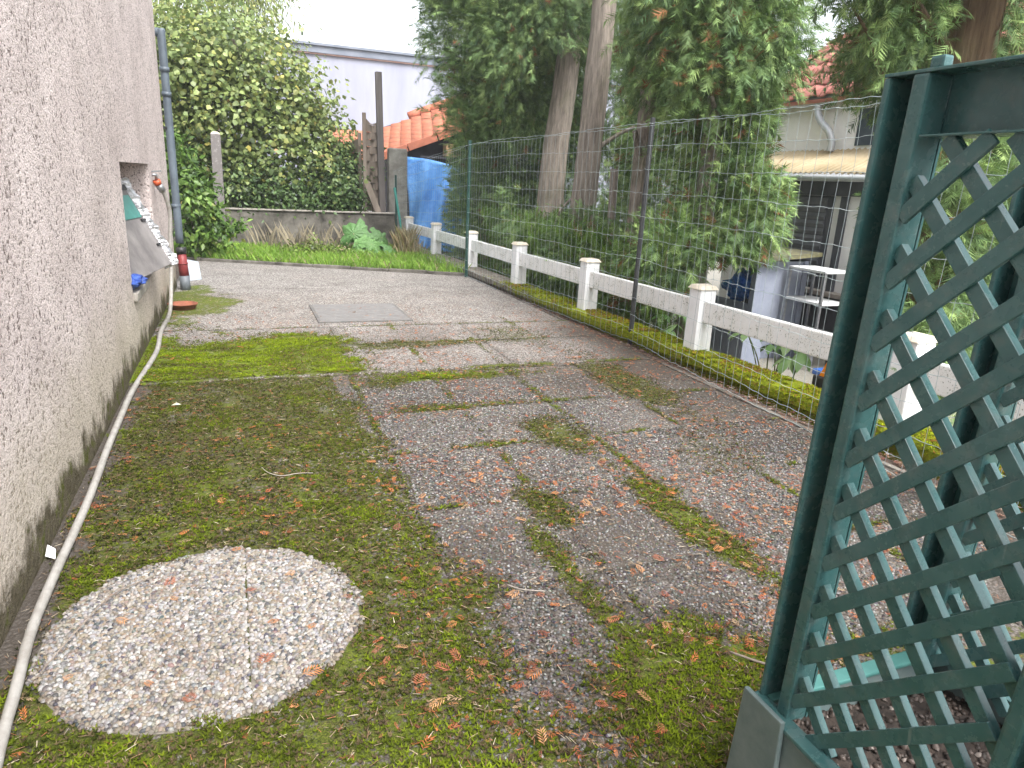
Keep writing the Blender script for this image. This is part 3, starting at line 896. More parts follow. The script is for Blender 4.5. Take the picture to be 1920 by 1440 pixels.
def litter():
    N = 17000
    X = RNG.uniform(-.72, 3.4, N); Y = 1.0 + RNG.random(N) ** 1.25 * 7
    w = .32 + .75 * sstep(.3, 1.6, X) * sstep(7, 4.5, Y) + .3 * sstep(-.4, -.72, X) + .5 * sstep(2.9, 3.3, X)
    w = w * (.16 + 1.5 * sstep(.40, .68, fbm(X * 2.6 + 3, Y * 2.6 + 8))) * np.where(np.hypot(X - DC[0], Y - DC[1]) < DR + .01, .0, 1)
    ok = (RNG.random(N) < w) & (np.arctan2(X, Y) < math.radians(60)); X, Y = X[ok], Y[ok]; N = len(X)
    s = RNG.uniform(.014, .040, N) * RNG.choice([1, 1, 1.4], N)
    pal = np.array([(.38, .13, .045), (.32, .09, .042), (.42, .19, .08), (.22, .075, .045), (.12, .075, .05), (.36, .25, .15)])
    col = pal[RNG.choice(6, N, p=[.28, .22, .16, .14, .12, .08])] * RNG.uniform(.6, 1.15, (N, 1))
    far_fade = np.ones((N, 1))
    R = rot_z(RNG.uniform(0, 6.28, N))
    tilt = RNG.normal(0, .22, N); c, s_ = np.cos(tilt), np.sin(tilt); z = np.zeros(N); o = np.ones(N)
    R = R @ np.stack([np.stack([o, z, z], -1), np.stack([z, c, -s_], -1), np.stack([z, s_, c], -1)], -2)
    pos = np.stack([X, Y, ground_z(X, Y) + .011], -1)
    sc = np.stack([s * RNG.uniform(.35, .9, N), s, s * .8], -1)
    ob = bake("litter", *FR4, pos, R, sc, col, M['litter'], None, False, .1)
    tag(ob, "rust brown conifer fragments strewn over slabs and moss", "litter", kind="stuff")
    # dry needles and twigs
    N = 22000
    X = RNG.uniform(-.74, 3.42, N); Y = 1.0 + RNG.random(N) ** 1.2 * 8
    ok = (np.hypot(X - DC[0], Y - DC[1]) > DR) | (RNG.random(N) < .12); X, Y = X[ok], Y[ok]; N = len(X)
    V = [(-.5, -.045, 0), (.5, -.03, .03), (.5, .03, .03), (-.5, .045, 0), (0, 0, .07)]
    T = [(0, 1, 4), (1, 2, 4), (2, 3, 4), (3, 0, 4)]
    col = np.array([(.33, .25, .17), (.22, .13, .08), (.42, .36, .27), (.16, .11, .07), (.30, .12, .06)])[RNG.choice(5, N)] * RNG.uniform(.6, 1.2, (N, 1))
    L = RNG.uniform(.008, .030, N)
    ob = bake("needle_litter", V, T, np.stack([X, Y, ground_z(X, Y) + .010], -1), rot_z(RNG.uniform(0, 6.28, N)), L, col, M['litter'], None)
    tag(ob, "dry pale needles and twig bits scattered on the patio", "litter", kind="stuff")
    # gutter litter by the fence
    N = 3500
    Y = RNG.uniform(1.5, 10.2, N); X = 3.36 + RNG.random(N) ** .8 * .26
    col = np.array([(.12, .08, .06), (.26, .14, .09), (.34, .22, .16), (.20, .08, .06), (.40, .33, .28)])[RNG.choice(5, N)] * RNG.uniform(.5, 1.2, (N, 1))
    ob = bake("gutter_litter", *FR4, np.stack([X, Y, -.016 + RNG.uniform(0, .02, N)], -1), rot_z(RNG.uniform(0, 6.28, N)), RNG.uniform(.012, .04, N), col, M['litter'], None, False, .2)
    tag(ob, "brown dead leaf litter filling the gutter below the kerb", "litter", kind="stuff")
litter()

# single fallen sprays that can be picked out
def fallen():
    me0 = None
    spots = [(-.30, 2.50, 'round pebble slab', .05), (.02, 2.10, 'round pebble slab', .045), (.17, 2.06, 'round pebble slab', .035), (-.01, 1.90, 'round pebble slab', .06), (.10, 1.82, 'round pebble slab', .06),
             (-.05, 2.32, 'round pebble slab', .04), (-.45, 2.28, 'round pebble slab', .04), (-.19, 1.80, 'round pebble slab', .05), (-.30, 2.36, 'round pebble slab', .035), (.12, 2.42, 'round pebble slab', .04), (-.52, 2.02, 'round pebble slab', .03), (-.08, 2.62, 'round pebble slab', .05), (.27, 2.2, 'round pebble slab', .035), (-.33, 1.93, 'round pebble slab', .03)]
    R2 = random.Random(4)
    mats = [plain("rust_frond_%d" % i, c, tuple(v * .7 for v in c), 40, .85) for i, c in enumerate(((.42, .17, .06), (.34, .11, .055), (.46, .24, .11), (.27, .10, .06)))]
    meshes = []
    for mi in range(4):
        V, T = frond_proto(5, .46, .10, .042)
        me = bpy.data.meshes.new("fallen_frond"); me.from_pydata([tuple(v) for v in V], [], T); me.materials.append(mats[mi]); meshes.append(me)
    for x, y, w, s in spots:
        o = bpy.data.objects.new("fallen_frond", meshes[R2.randrange(4)])
        COL.objects.link(o); o.location = (x, y, .021); o.rotation_euler = (R2.uniform(-.1, .1), R2.uniform(-.1, .1), R2.uniform(0, 6.28)); o.scale = (s, s, s)
        tag(o, "small rust coloured conifer frond lying on the round pebble slab", "frond", "fronds fallen on the round slab")
    k = 0
    while k < 110:
        x = R2.uniform(.35, 2.3); y = R2.uniform(1.2, 3.6)
        if math.hypot(x - DC[0], y - DC[1]) < DR + .05 or x > y * 1.25: continue
        s = R2.uniform(.03, .062)
        o = bpy.data.objects.new("fallen_frond", meshes[R2.randrange(4)])
        COL.objects.link(o); o.location = (x, y, .016); o.rotation_euler = (R2.uniform(-.2, .2), R2.uniform(-.2, .2), R2.uniform(0, 6.28)); o.scale = (s * R2.uniform(.5, .95), s, s)
        tag(o, "small rust coloured conifer frond lying on near slabs and moss", "frond", "fronds fallen on the patio")
        k += 1
fallen()

def lawn_grass():
    N = 15000
    X = RNG.uniform(-1.2, 3.45, N); t = RNG.random(N)
    Y0 = 12.1 - .483 * X + .10; Y = Y0 + t * (14.55 - Y0)
    ok = np.arctan2(X, Y) > -.1
    X, Y = X[ok], Y[ok]; N = len(X)
    V = [(-.5, 0, 0), (.5, 0, 0), (.35, .25, .55), (0, .7, 1.0)]; T = [(0, 1, 2), (0, 2, 3)]
    h = RNG.uniform(.06, .16, N) * (.6 + .8 * fbm(X * 2, Y * 2))
    sc = np.stack([RNG.uniform(.007, .014, N), h * RNG.uniform(.3, 1.1, N), h], -1)
    nn = fbm(X * 1.6 + 5, Y * 1.6)
    col = np.array([[.15, .28, .04]]) + nn[:, None] * RNG.random((N, 1)) * np.array([[.26, .33, .05]])
    dry = RNG.random(N) < .07; col[dry] = (.36, .31, .18)
    o = bake("grass", V, T, np.stack([X, Y, np.full(N, .03)], -1), rot_z(RNG.uniform(0, 6.28, N)), sc, col, M['grass'], None)
    tag(o, "bright green grass of the narrow lawn behind the patio", "grass", kind="stuff")
    # straw coloured tuft at the fence end
    N = 1100
    cx, cy = 3.08, 13.6
    r = np.abs(RNG.normal(0, .22, N)); a = RNG.uniform(0, 6.28, N)
    h = RNG.uniform(.2, .62, N) * np.exp(-r * 1.2)
    sc = np.stack([RNG.uniform(.005, .009, N), h * RNG.uniform(.1, .7, N), h], -1)
    col = np.array([(.42, .34, .20), (.34, .25, .14), (.25, .24, .10), (.48, .42, .28)])[RNG.choice(4, N)] * RNG.uniform(.7, 1.15, (N, 1))
    o = bake("straw_tuft", V, T, np.stack([cx + r * np.cos(a) * .7, cy + r * np.sin(a) * 1.6, np.full(N, .03)], -1), rot_z(RNG.uniform(0, 6.28, N)), sc, col, M['grass'], None)
    tag(o, "straw coloured tall dry grass tuft at the fence end", "grass", kind="stuff")
    # thin dry stalks against the wall
    N = 160
    X = RNG.uniform(.2, 2.2, N); Y = RNG.uniform(13.7, 14.5, N); h = RNG.uniform(.25, .6, N)
    sc = np.stack([np.full(N, .006), h * RNG.uniform(.2, .9, N), h], -1)
    o = bake("dry_stalks", V, T, np.stack([X, Y, np.full(N, .03)], -1), rot_z(RNG.uniform(0, 6.28, N)), sc, np.tile([[.36, .31, .22]], (N, 1)) * RNG.uniform(.6, 1.2, (N, 1)), M['grass'], None)
    tag(o, "thin dry stalks standing against the mouldy wall", "grass", kind="stuff")
lawn_grass()

# ================================================================== foliage builders
def lobed_leaf(lobes=5, depth=.35, cup=.15):
    pts = [(0, 0)]
    n = lobes * 2 + 1
    for k in range(n):
        a = math.radians(-150 + 300 * k / (n - 1)); r = .55 if k % 2 else .55 * (1 - depth)
        r *= 1.0 + .15 * math.cos(a)
        pts.append((r * math.sin(a), .45 + r * math.cos(a)))
    c = (0, .42, 0)
    V = [c] + [(x, y, -cup * (x * x * 2 + (y - .4) ** 2)) for x, y in pts]
    m = len(pts); T = [(0, i + 1, (i + 1) % m + 1) for i in range(m)]
    return V, T
VINE = lobed_leaf(3, .25)
SIMPLE = ([(0, 0, 0), (.28, .4, -.05), (0, 1, -.12), (-.28, .4, -.05), (0, .45, .04)], [(0, 1, 4), (1, 2, 4), (2, 3, 4), (3, 0, 4)])

def blob_points(blobs, dens, clump=14, spread=.16, shell=.55):
    """clumped points through overlapping ellipsoids; returns positions and outward directions and clump tone"""
    P, D, Tn = [], [], []
    for (x, y, z, r) in blobs:
        nc = max(3, int(dens * r * r / clump))
        v = RNG.normal(size=(nc, 3)); v /= np.linalg.norm(v, axis=1, keepdims=True)
        rad = r * (shell + (1.05 - shell) * RNG.random(nc) ** .6)
        cc = np.array([x, y, z]) + v * rad[:, None]
        for i in range(nc):
            k = max(3, int(RNG.normal(clump, clump * .3)))
            off = RNG.normal(0, spread * min(1, .5 + r), (k, 3))
            P.append(cc[i] + off); D.append(np.repeat(v[i][None], k, 0) + off / spread * .35); Tn.append(np.full(k, RNG.random()))
    return np.concatenate(P), np.concatenate(D), np.concatenate(Tn)

def conifer_crown(blobs, dens, parent, tone=1.0, zmin=.0, size=(.10, .20), rust=.03, clear=None, spread=.16, rise=0):
    P, D, tn = blob_points(blobs, dens, 14, spread)
    ok = P[:, 2] > zmin
    ok &= P[:, 0] > np.where(P[:, 2] < 2.2, 3.72, 3.2)
    if clear is not None: ok &= ~clear(P)
    P, D, tn = P[ok], D[ok], tn[ok]; N = len(P)
    d = D * .9 + RNG.normal(0, .30, (N, 3)); d[:, 2] += np.where(tn < .62, -.55, .45) * (1 if rise == 0 else 0) + rise
    up = RNG.normal(0, .5, (N, 3)); up[:, 2] += .8; up += D * .5
    R = frames(d, up)
    s = RNG.uniform(*size, N)
    g1, g2, g3 = np.array([.075, .14, .062]), np.array([.165, .275, .09]), np.array([.36, .48, .15])
    col = g1 + (g2 - g1) * tn[:, None]
    k = RNG.random(N)[:, None] ** 2.2
    col = col + (g3 - col) * k * .65
    col = col * RNG.uniform(.75, 1.2, (N, 1)) * tone
    rs_ = (RNG.random(N) < rust * .2) | ((tn > .93) & (RNG.random(N) < rust * 5))
    col[rs_] = np.array([.24, .10, .04]) * RNG.uniform(.6, 1.3, (rs_.sum(), 1))
    return bake("crown", *FR5, P, R, s, col, M['frond'], parent, False, .08), N

def trunk_mesh(name, pts, rads, mat, parent, n=18):
    P = spline(pts, 10); r = np.interp(np.linspace(0, 1, len(P)), np.linspace(0, 1, len(rads)), rads)
    a = np.linspace(0, 2 * np.pi, n, endpoint=False)
    rr = r[:, None] * (1 + .10 * np.sin(a[None] * 3 + P[:, 2:3] * .7) + .05 * np.sin(a[None] * 7 + P[:, 2:3] * 1.3) + RNG.normal(0, .015, (len(P), n)))
    V, F = tube_np(P, rr, n)
    return mobj(name, V, F, mat, parent, True)

def limb(parent, pts, r0, r1, mat):
    P = spline(pts, 6)
    return tube("branch", P, np.linspace(r0, r1, len(P)), mat, parent, 7)
NFR = 0
# ---------------------------------------------------------------- conifers behind the white fence
BL = {
 'A': [(3.97, 12.6, 4.12, .88), (4.6, 12.6, 3.24, .99), (4.22, 12.6, 2.49, .62), (4.71, 12.6, 1.97, .78), (4.1, 12.6, 1.47, .51), (4.23, 12.6, .95, .56), (4.0, 12.6, .8, .31), (4.88, 12.6, .6, .63), (4.07, 12.6, 5.42, 1.17), (4.86, 12.6, 5.06, 1.19), (3.71, 12.6, 4.74, .73), (4.4, 12.8, .2, .6), (5.4, 13.4, 2.2, .85), (5.3, 13.2, 1.1, .75), (5.6, 13.4, 3.2, .8)],
 'B': [(4.18, 10.3, 3.6, .74), (4.38, 10.3, 4.52, .9), (6.01, 11.3, 4.13, .61), (4.51, 11.3, 2.85, .66), (4.34, 10.3, 1.03, .52), (4.81, 9.7, .76, .5), (5.35, 9.5, .78, .51), (6.57, 12.5, 2.94, .99), (6.34, 12.5, 1.67, .97), (4.5, 9.9, .2, .6), (5.3, 10.9, 3.9, .7)],
 'C': [(4.42, 7.6, 3.02, .55), (4.21, 7.6, 3.65, .62), (4.96, 7.6, 3.3, .57), (5.01, 7.8, .91, .47), (4.65, 7.8, .64, .40), (5.67, 10.1, 1.9, .63), (5.49, 8.1, 1.32, .38), (6.02, 9.2, 2.2, .6), (4.6, 8.4, .3, .5), (4.4, 8.7, .7, .35)],
 'D': [(4.58, 6.3, 2.75, .58), (4.98, 6.3, 2.42, .36), (4.86, 6.3, 3.06, .47), (4.34, 6.3, 3.47, .61), (4.97, 6.9, 2.27, .4), (4.88, 6.3, 1.75, .31), (5.02, 6.3, 1.32, .4), (5.25, 6.3, 1.5, .22), (4.72, 6.3, .97, .37), (4.27, 6.3, .8, .29), (5.27, 6.3, 1.1, .22), (4.59, 6.3, .46, .27), (4.35, 7.0, .45, .3), (5.5, 6.3, 1.78, .09), (5.45, 6.25, 1.32, .10), (5.55, 6.3, 1.5, .07), (5.35, 6.2, 2.05, .08)],
 'E': [(4.05, 3.7, 2.56, .24), (4.72, 4.1, 2.4, .34), (3.62, 3.7, 2.75, .12), (4.3, 4.2, 2.5, .2), (4.99, 3.5, 2.08, .28), (5.09, 3.7, 2.49, .34), (4.42, 3.7, 2.95, .51), (3.75, 3.7, 3.12, .36), (5.27, 4.0, 1.67, .31), (4.77, 3.7, 1.32, .28), (5.35, 3.7, 1.09, .4), (4.8, 3.7, .85, .24), (5.47, 3.7, 1.61, .31), (5.72, 3.7, .58, .27), (4.35, 3.35, 1.75, .24), (4.4, 3.4, 1.3, .26), (4.42, 3.42, .8, .26), (4.45, 3.4, .4, .24), (4.15, 3.15, .35, .2)],
}
def conifer(name, label, blobs, dens, trunks, tone=1.0, rust=.03, mat='bark', size=(.10, .20), zmin=-.3, branches=(), clear=None, spread=.16, rise=0):
    global NFR
    base = trunks[0][0][0]
    t = empty(name, base); tag(t, label, "tree", "conifers behind the white fence")
    for pts, rads in trunks: trunk_mesh("trunk", pts, rads, M[mat], t)
    for pts, r0, r1 in branches: limb(t, pts, r0, r1, M[mat])
    o, n = conifer_crown(blobs, dens, t, tone, zmin, size, rust, clear, spread, rise); NFR += n
    return t
conifer("conifer_tree", "feathery grey green conifer standing beside the blue tarp", BL['A'], 3300,
        [([(4.4, 12.7, -.6), (4.45, 12.7, 2), (4.4, 12.7, 5.5)], [.2, .16, .1])], 1.05, .015, size=(.13, .26), rise=.45)
def clearB(P):   # keep the trunks in the open between the fence top and the upper branches
    return (P[:, 2] > 1.0) & (P[:, 2] < 3.3) & (P[:, 1] < 10.9) & (P[:, 0] < 5.6) & (P[:, 0] > 4.0)
conifer("conifer_tree", "twin trunked conifer, its two thick bare trunks leaning together behind the fence", BL['B'], 4200,
        [([(4.55, 9.15, -.6), (4.58, 9.1, .6), (4.60, 9.05, 1.6), (4.66, 9.05, 3.2), (4.74, 9.1, 6.5)], [.24, .19, .17, .155, .13]),
         ([(4.66, 10.4, -.6), (4.68, 10.4, .8), (4.70, 10.4, 1.8), (4.82, 10.4, 3.2), (4.95, 10.4, 6)], [.26, .21, .20, .17, .13])], .85, .03, clear=clearB,
        branches=[([(4.66, 9.05, 1.95), (4.95, 9.0, 2.15), (5.2, 8.9, 2.3)], .035, .02), ([(4.6, 9.05, 1.45), (4.35, 9.2, 1.2), (4.2, 9.3, .8)], .02, .01)])
def clearC(P):
    return ((P[:, 2] > 1.25) & (P[:, 2] < 2.35) & (P[:, 1] < 7.9) & (P[:, 0] < 4.95)) | ((P[:, 0] / P[:, 1] < .555) & (P[:, 2] > 1.2))
conifer("conifer_tree", "slim trunked conifer with sawn branch stubs right of the twin trunks", BL['C'], 6000,
        [([(4.55, 7.5, -.6), (4.52, 7.48, 1.0), (4.50, 7.45, 2.15), (4.55, 7.45, 5)], [.15, .11, .095, .07]),
         ([(4.55, 8.1, -.6), (4.5, 8.1, 1.7)], [.06, .05])], .95, .06, clear=clearC,
        branches=[([(4.5, 7.45, 1.75), (4.38, 7.4, 1.95), (4.3, 7.35, 2.1)], .04, .03), ([(4.5, 7.4, 2.0), (4.62, 7.3, 2.2), (4.66, 7.25, 2.45)], .03, .015)])
clearD = lambda P: ((P[:, 0] / P[:, 1] > .742) & (P[:, 2] < .80)) | ((P[:, 0] / P[:, 1] > np.where((P[:, 2] > 1.7) & (P[:, 2] < 2.45), .845, .905)) & (P[:, 2] < 2.6))
conifer("conifer_tree", "bushy conifer whose drooping branches reach over towards the grey cabinet", BL['D'], 8500,
        [([(4.62, 6.35, -.6), (4.62, 6.33, .8), (4.62, 6.3, 1.8), (4.6, 6.3, 4.5)], [.16, .12, .10, .07])], 1.1, .07, clear=clearD,
        branches=[([(4.62, 6.3, 1.7), (4.5, 6.1, 2.1), (4.32, 6.0, 2.35)], .04, .02), ([(4.6, 6.3, 1.9), (4.45, 6.2, 2.2), (4.45, 6.2, 2.5)], .035, .02)])
conifer("conifer_tree", "big reddish barked conifer rising behind the green trellis", BL['E'], 11500,
        [([(4.62, 3.62, -.6), (4.58, 3.6, 1), (4.52, 3.57, 2.2), (4.5, 3.55, 4.5)], [.24, .2, .17, .15])], 1.05, .04, clear=lambda P: (np.abs(P[:, 0] / P[:, 1] - 1.272) < .052) & (P[:, 2] > 1.98) & (P[:, 2] < 3.0) & (P[:, 1] < 3.75), mat='bark_red', size=(.075, .15), spread=.11,
        branches=[([(4.5, 3.57, 2.35), (4.2, 3.6, 2.52), (3.9, 3.6, 2.75), (3.7, 3.6, 3.0)], .045, .025), ([(4.1, 3.7, 2.1), (3.95, 3.7, 2.25), (3.8, 3.7, 2.45), (3.65, 3.72, 2.6)], .016, .008)])

# young shoots and low hedge leaves at the foot of the conifers
def hedge_shoots():
    N = 3600
    Y = RNG.uniform(6.0, 12.5, N); X = 4.0 + RNG.random(N) * .7
    Z = RNG.uniform(-.2, 1.0, N) * (.6 + .6 * fbm(Y * .9, X * 0 + 3))
    ok = X / Y < .70; X, Y, Z = X[ok], Y[ok], Z[ok]; N = len(X)
    d = RNG.normal(0, .35, (N, 3)); d[:, 2] += .9; d[:, 0] -= .35
    up = RNG.normal(0, .5, (N, 3)); up[:, 0] -= .7
    col = np.array([[.07, .15, .025]]) + RNG.random((N, 1)) * np.array([[.11, .14, .03]])
    old = RNG.random(N) < .12; col[old] = np.array([.27, .2, .11]) * RNG.uniform(.6, 1.1, (old.sum(), 1))
    o = bake("hedge_foliage", *FR5, np.stack([X, Y, Z], -1), frames(d, up), RNG.uniform(.12, .24, N), col, M['frond'], None, False, .1)
    tag(o, "fresh green shoots of low hedge below the conifer trunks", "hedge", kind="stuff")
hedge_shoots()

# ---------------------------------------------------------------- vine covered thicket, far tree, shrubs at the back
def leafy(name, label, cat, blobs, dens, proto, size, pal, w, stems, spread=.2, zmin=.0, mat='bark', shell=.5, droop=.4, tone_lo=.6):
    t = empty(name, stems[0][0][0]); tag(t, label, cat)
    for pts, r0, r1 in stems:
        P = spline(pts, 6); tube("stem", P, np.linspace(r0, r1, len(P)), M[mat], t, 7)
    P, D, tn = blob_points(blobs, dens, 16, spread, shell)
    ok = P[:, 2] > zmin; P, D, tn = P[ok], D[ok], tn[ok]; N = len(P)
    d = D * .4 + RNG.normal(0, .6, (N, 3)); d[:, 2] -= droop
    up = D * 1.0 + RNG.normal(0, .35, (N, 3)); up[:, 2] += .5
    pal = np.array(pal)
    ci = np.clip((tn * .65 + RNG.random(N) * .35), 0, .999)
    cw = np.cumsum(w) / sum(w); col = pal[np.searchsorted(cw, ci)] * RNG.uniform(tone_lo, 1.2, (N, 1))
    bake("foliage", *proto, P, frames(d, up), RNG.uniform(*size, N), col, M['leaf'], t, False, .1)
    return t
VB = [(-.92, 15.6, 3.34, .73), (-.25, 15.6, 3.59, .9), (.51, 15.6, 3.38, .9), (1.08, 15.7, 2.84, .85), (1.7, 15.8, 2.4, .55), (-.04, 15.6, 2.46, 1.0), (-.81, 15.6, 2.3, .72), (.84, 15.6, 1.91, .85), (1.78, 15.7, 1.6, .6), (.1, 15.6, 1.46, .7), (-.79, 15.6, 1.31, .72), (-1.6, 15.6, 3.2, .9), (-1.6, 15.6, 1.8, .9)]
leafy("grape_vine", "overgrown grape vine thicket with yellowing broad leaves behind the mouldy wall", "vine", VB, 3000, VINE, (.05, .115),
      [(.12, .18, .065), (.19, .26, .085), (.27, .34, .11), (.37, .40, .12), (.45, .39, .10), (.36, .21, .08)], [5, 6, 6, 4, 1.6, .5],
      [([(-.3, 15.5, 0), (-.1, 15.5, 1.6), (.2, 15.5, 3.0), (.1, 15.4, 3.9)], .05, .015), ([(.8, 15.6, 0), (.7, 15.5, 1.5), (.9, 15.5, 2.6)], .04, .015), ([(.1, 15.3, 3.9), (.35, 15.1, 3.2), (.5, 15.0, 2.9)], .018, .01)])
leafy("bramble_thicket", "dark green bramble thicket filling the gap between vine and woven fence", "thicket",
      [(1.9, 15.4, 1.35, .55), (2.35, 15.4, 1.2, .4), (1.5, 15.3, .95, .45), (2.15, 15.5, .8, .4), (1.0, 15.3, .85, .4), (.5, 15.2, .8, .35), (2.4, 15.6, 1.7, .35), (0.0, 15.1, .95, .35), (-.5, 15.1, .95, .35), (.3, 15.2, 1.1, .3), (.75, 15.1, 1.0, .35), (1.2, 15.1, 1.0, .35), (1.7, 15.1, .9, .35), (2.1, 15.1, .95, .3), (-.2, 15.15, 1.25, .35), (.5, 15.2, 1.3, .35), (-.8, 15.1, 1.2, .35)], 5200, SIMPLE, (.06, .12),
      [(.055, .10, .035), (.09, .16, .05), (.14, .22, .06), (.22, .28, .09)], [4, 5, 3, 1],
      [([(1.9, 15.4, 0), (1.8, 15.3, .8), (1.6, 15.2, 1.5)], .015, .006), ([(1.2, 15.3, 0), (1.4, 15.1, .9), (1.8, 15.0, 1.2)], .012, .005)])
leafy("willow_tree", "pale yellow green tree with trailing twigs rising behind the grape vine", "tree",
      [(-1.2, 20, 5.03, 1.1), (-.01, 20, 5.29, 1.3), (.6, 20, 5.1, .8), (-.55, 20, 6.02, 1.43), (-1.9, 20, 4.4, 1.2), (-.6, 20, 4.0, 1.2), (.3, 20, 7.0, 1.4), (.9, 20, 6.2, .9)], 1500,
      ([(0, 0, 0), (.13, .4, 0), (0, 1, -.1), (-.13, .4, 0)], [(0, 1, 2), (0, 2, 3)]), (.10, .2),
      [(.19, .26, .09), (.29, .36, .12), (.39, .43, .15), (.48, .46, .16)], [3, 5, 4, 2],
      [([(-.5, 20, -.6), (-.4, 20, 2.5), (-.3, 20, 5.5)], .18, .07), ([(-.4, 20, 3), (.2, 20, 4.6), (.6, 20, 5.6)], .06, .02)], spread=.3, droop=1.3)
leafy("shrub", "light green leafy shrub growing at the house corner before the concrete post", "shrub",
      [(-.78, 12.6, 1.33, .29), (-.70, 12.6, .93, .34), (-.45, 12.6, .6, .28), (-.2, 12.6, .50, .22), (-.66, 12.6, .40, .27), (-.56, 12.6, 1.18, .24), (-.9, 12.6, 1.7, .3), (.0, 12.5, .48, .12)], 5200, SIMPLE, (.07, .14),
      [(.07, .14, .035), (.13, .24, .045), (.21, .33, .07), (.34, .39, .08)], [4, 5, 4, 1.2],
      [([(-.75, 12.6, 0), (-.7, 12.6, .7), (-.8, 12.6, 1.6)], .02, .006), ([(-.7, 12.6, .1), (-.4, 12.6, .5), (.0, 12.5, .5)], .012, .004)], spread=.09)
leafy("weed_heap", "heap of pulled weeds lying in the middle of the lawn strip", "weeds",
      [(1.15, 13.0, .14, .2), (1.5, 12.9, .12, .2), (1.75, 12.75, .10, .15), (.85, 12.9, .06, .16), (1.3, 13.1, .25, .14)], 6000, SIMPLE, (.04, .09),
      [(.10, .14, .04), (.17, .24, .05), (.27, .32, .10), (.30, .25, .14), (.12, .08, .05)], [4, 5, 4, 2, 1],
      [([(1.1, 13.0, .03), (1.3, 13.0, .25), (1.5, 12.9, .12)], .008, .004)], spread=.07, zmin=.02)

# rhubarb: big crinkled leaves, each its own part
def rhubarb():
    t = empty("rhubarb_plant", (2.3, 13.35, .03)); tag(t, "rhubarb plant with broad crinkled leaves in front of the mouldy wall", "rhubarb plant")
    R2 = random.Random(9)
    mats = [plain("rhubarb_leaf_%d" % i, c, tuple(v * 1.35 for v in c), 18, .5, .8, 30, bdist=.02) for i, c in enumerate(((.07, .155, .045), (.10, .20, .06), (.055, .12, .035)))]
    data = [(2.02, 13.45, .42, .30, -30, 65), (2.32, 13.25, .25, .30, 10, 50), (2.55, 13.45, .36, .24, 35, 55), (2.72, 13.25, .16, .22, 60, 40), (2.12, 13.15, .14, .25, -15, 35), (2.2, 13.5, .28, .24, -60, 50), (2.45, 13.2, .12, .20, 30, 25), (2.05, 13.3, .25, .22, -70, 60)]
    for i, (x, y, z, s, az, el) in enumerate(data):
        n = 44; rings = 6; V = [(0, 0, 0)]; T = []
        for ring in range(1, rings + 1):
            rf = ring / rings
            for k in range(n):
                a = 2 * math.pi * k / n
                lobe = 1 + rf * (.13 * math.sin(5 * a + i) + .09 * math.sin(9 * a + i * 2) + .05 * math.sin(17 * a + i))
                if math.cos(a) < -.75: lobe *= 1 - .55 * rf * (-.75 - math.cos(a)) / .25
                r = s * rf * lobe
                V.append((r * math.sin(a) * .95, r * math.cos(a), s * (.085 * rf * math.sin(11 * a + i) + .05 * math.sin(rf * 14 + 7 * a) * rf - .38 * rf * rf) + R2.uniform(-.012, .012) * s))
        for k in range(n):
            k2 = (k + 1) % n
            T.append((0, 1 + k, 1 + k2))
            for g in range(rings - 1):
                a, b = 1 + g * n, 1 + (g + 1) * n
                T += [(a + k, b + k, b + k2), (a + k, b + k2, a + k2)]
        rot = Matrix.Rotation(math.radians(az), 4, 'Z') @ Matrix.Rotation(math.radians(el), 4, 'X')
        V = [Vector((x, y, z)) + rot @ Vector(v) for v in V]
        lf = mobj("leaf", V, T, mats[i % 3], t, True)
        tube("leaf_stalk", spline([(2.3, 13.4, .02), ((x + 2.3) / 2, y + .05, z * .45), (x, y, z)], 5), .012, M['stalk'], lf, 6)
M['stalk'] = plain("rhubarb_stalk", (.25, .10, .06), (.18, .22, .06), 6, .5)
rhubarb()

# leafy plants just behind the white fence
def palmate(name, label, spots, seed, s0=.13):
    t = empty(name, spots[0]); tag(t, label, "plant")
    R2 = random.Random(seed)
    mt = [plain(name + "_leaf_%d" % (seed * 10 + i), c, tuple(v * .75 for v in c), 20, .45) for i, c in enumerate(((.15, .27, .08), (.10, .21, .05), (.20, .31, .11)))]
    base = Vector((sum(p[0] for p in spots) / len(spots) + .1, sum(p[1] for p in spots) / len(spots), -.6))
    for x, y, z in spots:
        c = Vector((x, y, z))
        tube("stem", spline([base, (base + c) / 2 + Vector((R2.uniform(-.05, .05), R2.uniform(-.05, .05), .15)), c], 5), .006, M['stalk_green'], t, 5)
        a0 = R2.uniform(0, 6.28)
        for k in range(5):
            a = a0 + (k - 2) * .95; s = s0 * (1.15 - .12 * abs(k - 2)) * R2.uniform(.85, 1.1)
            rot = Matrix.Rotation(a, 4, 'Z') @ Matrix.Rotation(math.radians(R2.uniform(-50, -15)), 4, 'X')
            V = [(0, 0, 0), (.18, .35, -.02), (.22, .6, -.05), (0, 1.0, -.2), (-.22, .6, -.05), (-.18, .35, -.02), (0, .35, .03), (0, .62, .0)]
            T = [(0, 1, 6), (1, 2, 7, 6), (2, 3, 7), (3, 4, 7), (4, 5, 6, 7), (5, 0, 6)]
            mobj("leaf", [c + rot @ (Vector(v) * s) for v in V], T, mt[R2.randrange(3)], t, True)
M['stalk_green'] = plain("green_stem", (.10, .17, .05), (.16, .16, .07), 9, .6)
palmate("seedling", "five fingered leafy seedling between the pale cabinet and the mossy kerb",
        [(4.15, 4.85, .30), (4.22, 4.62, .34), (4.12, 4.5, .26), (4.2, 4.38, .33), (4.1, 4.25, .22), (4.25, 5.05, .38), (4.16, 4.18, .28)], 2, .17)
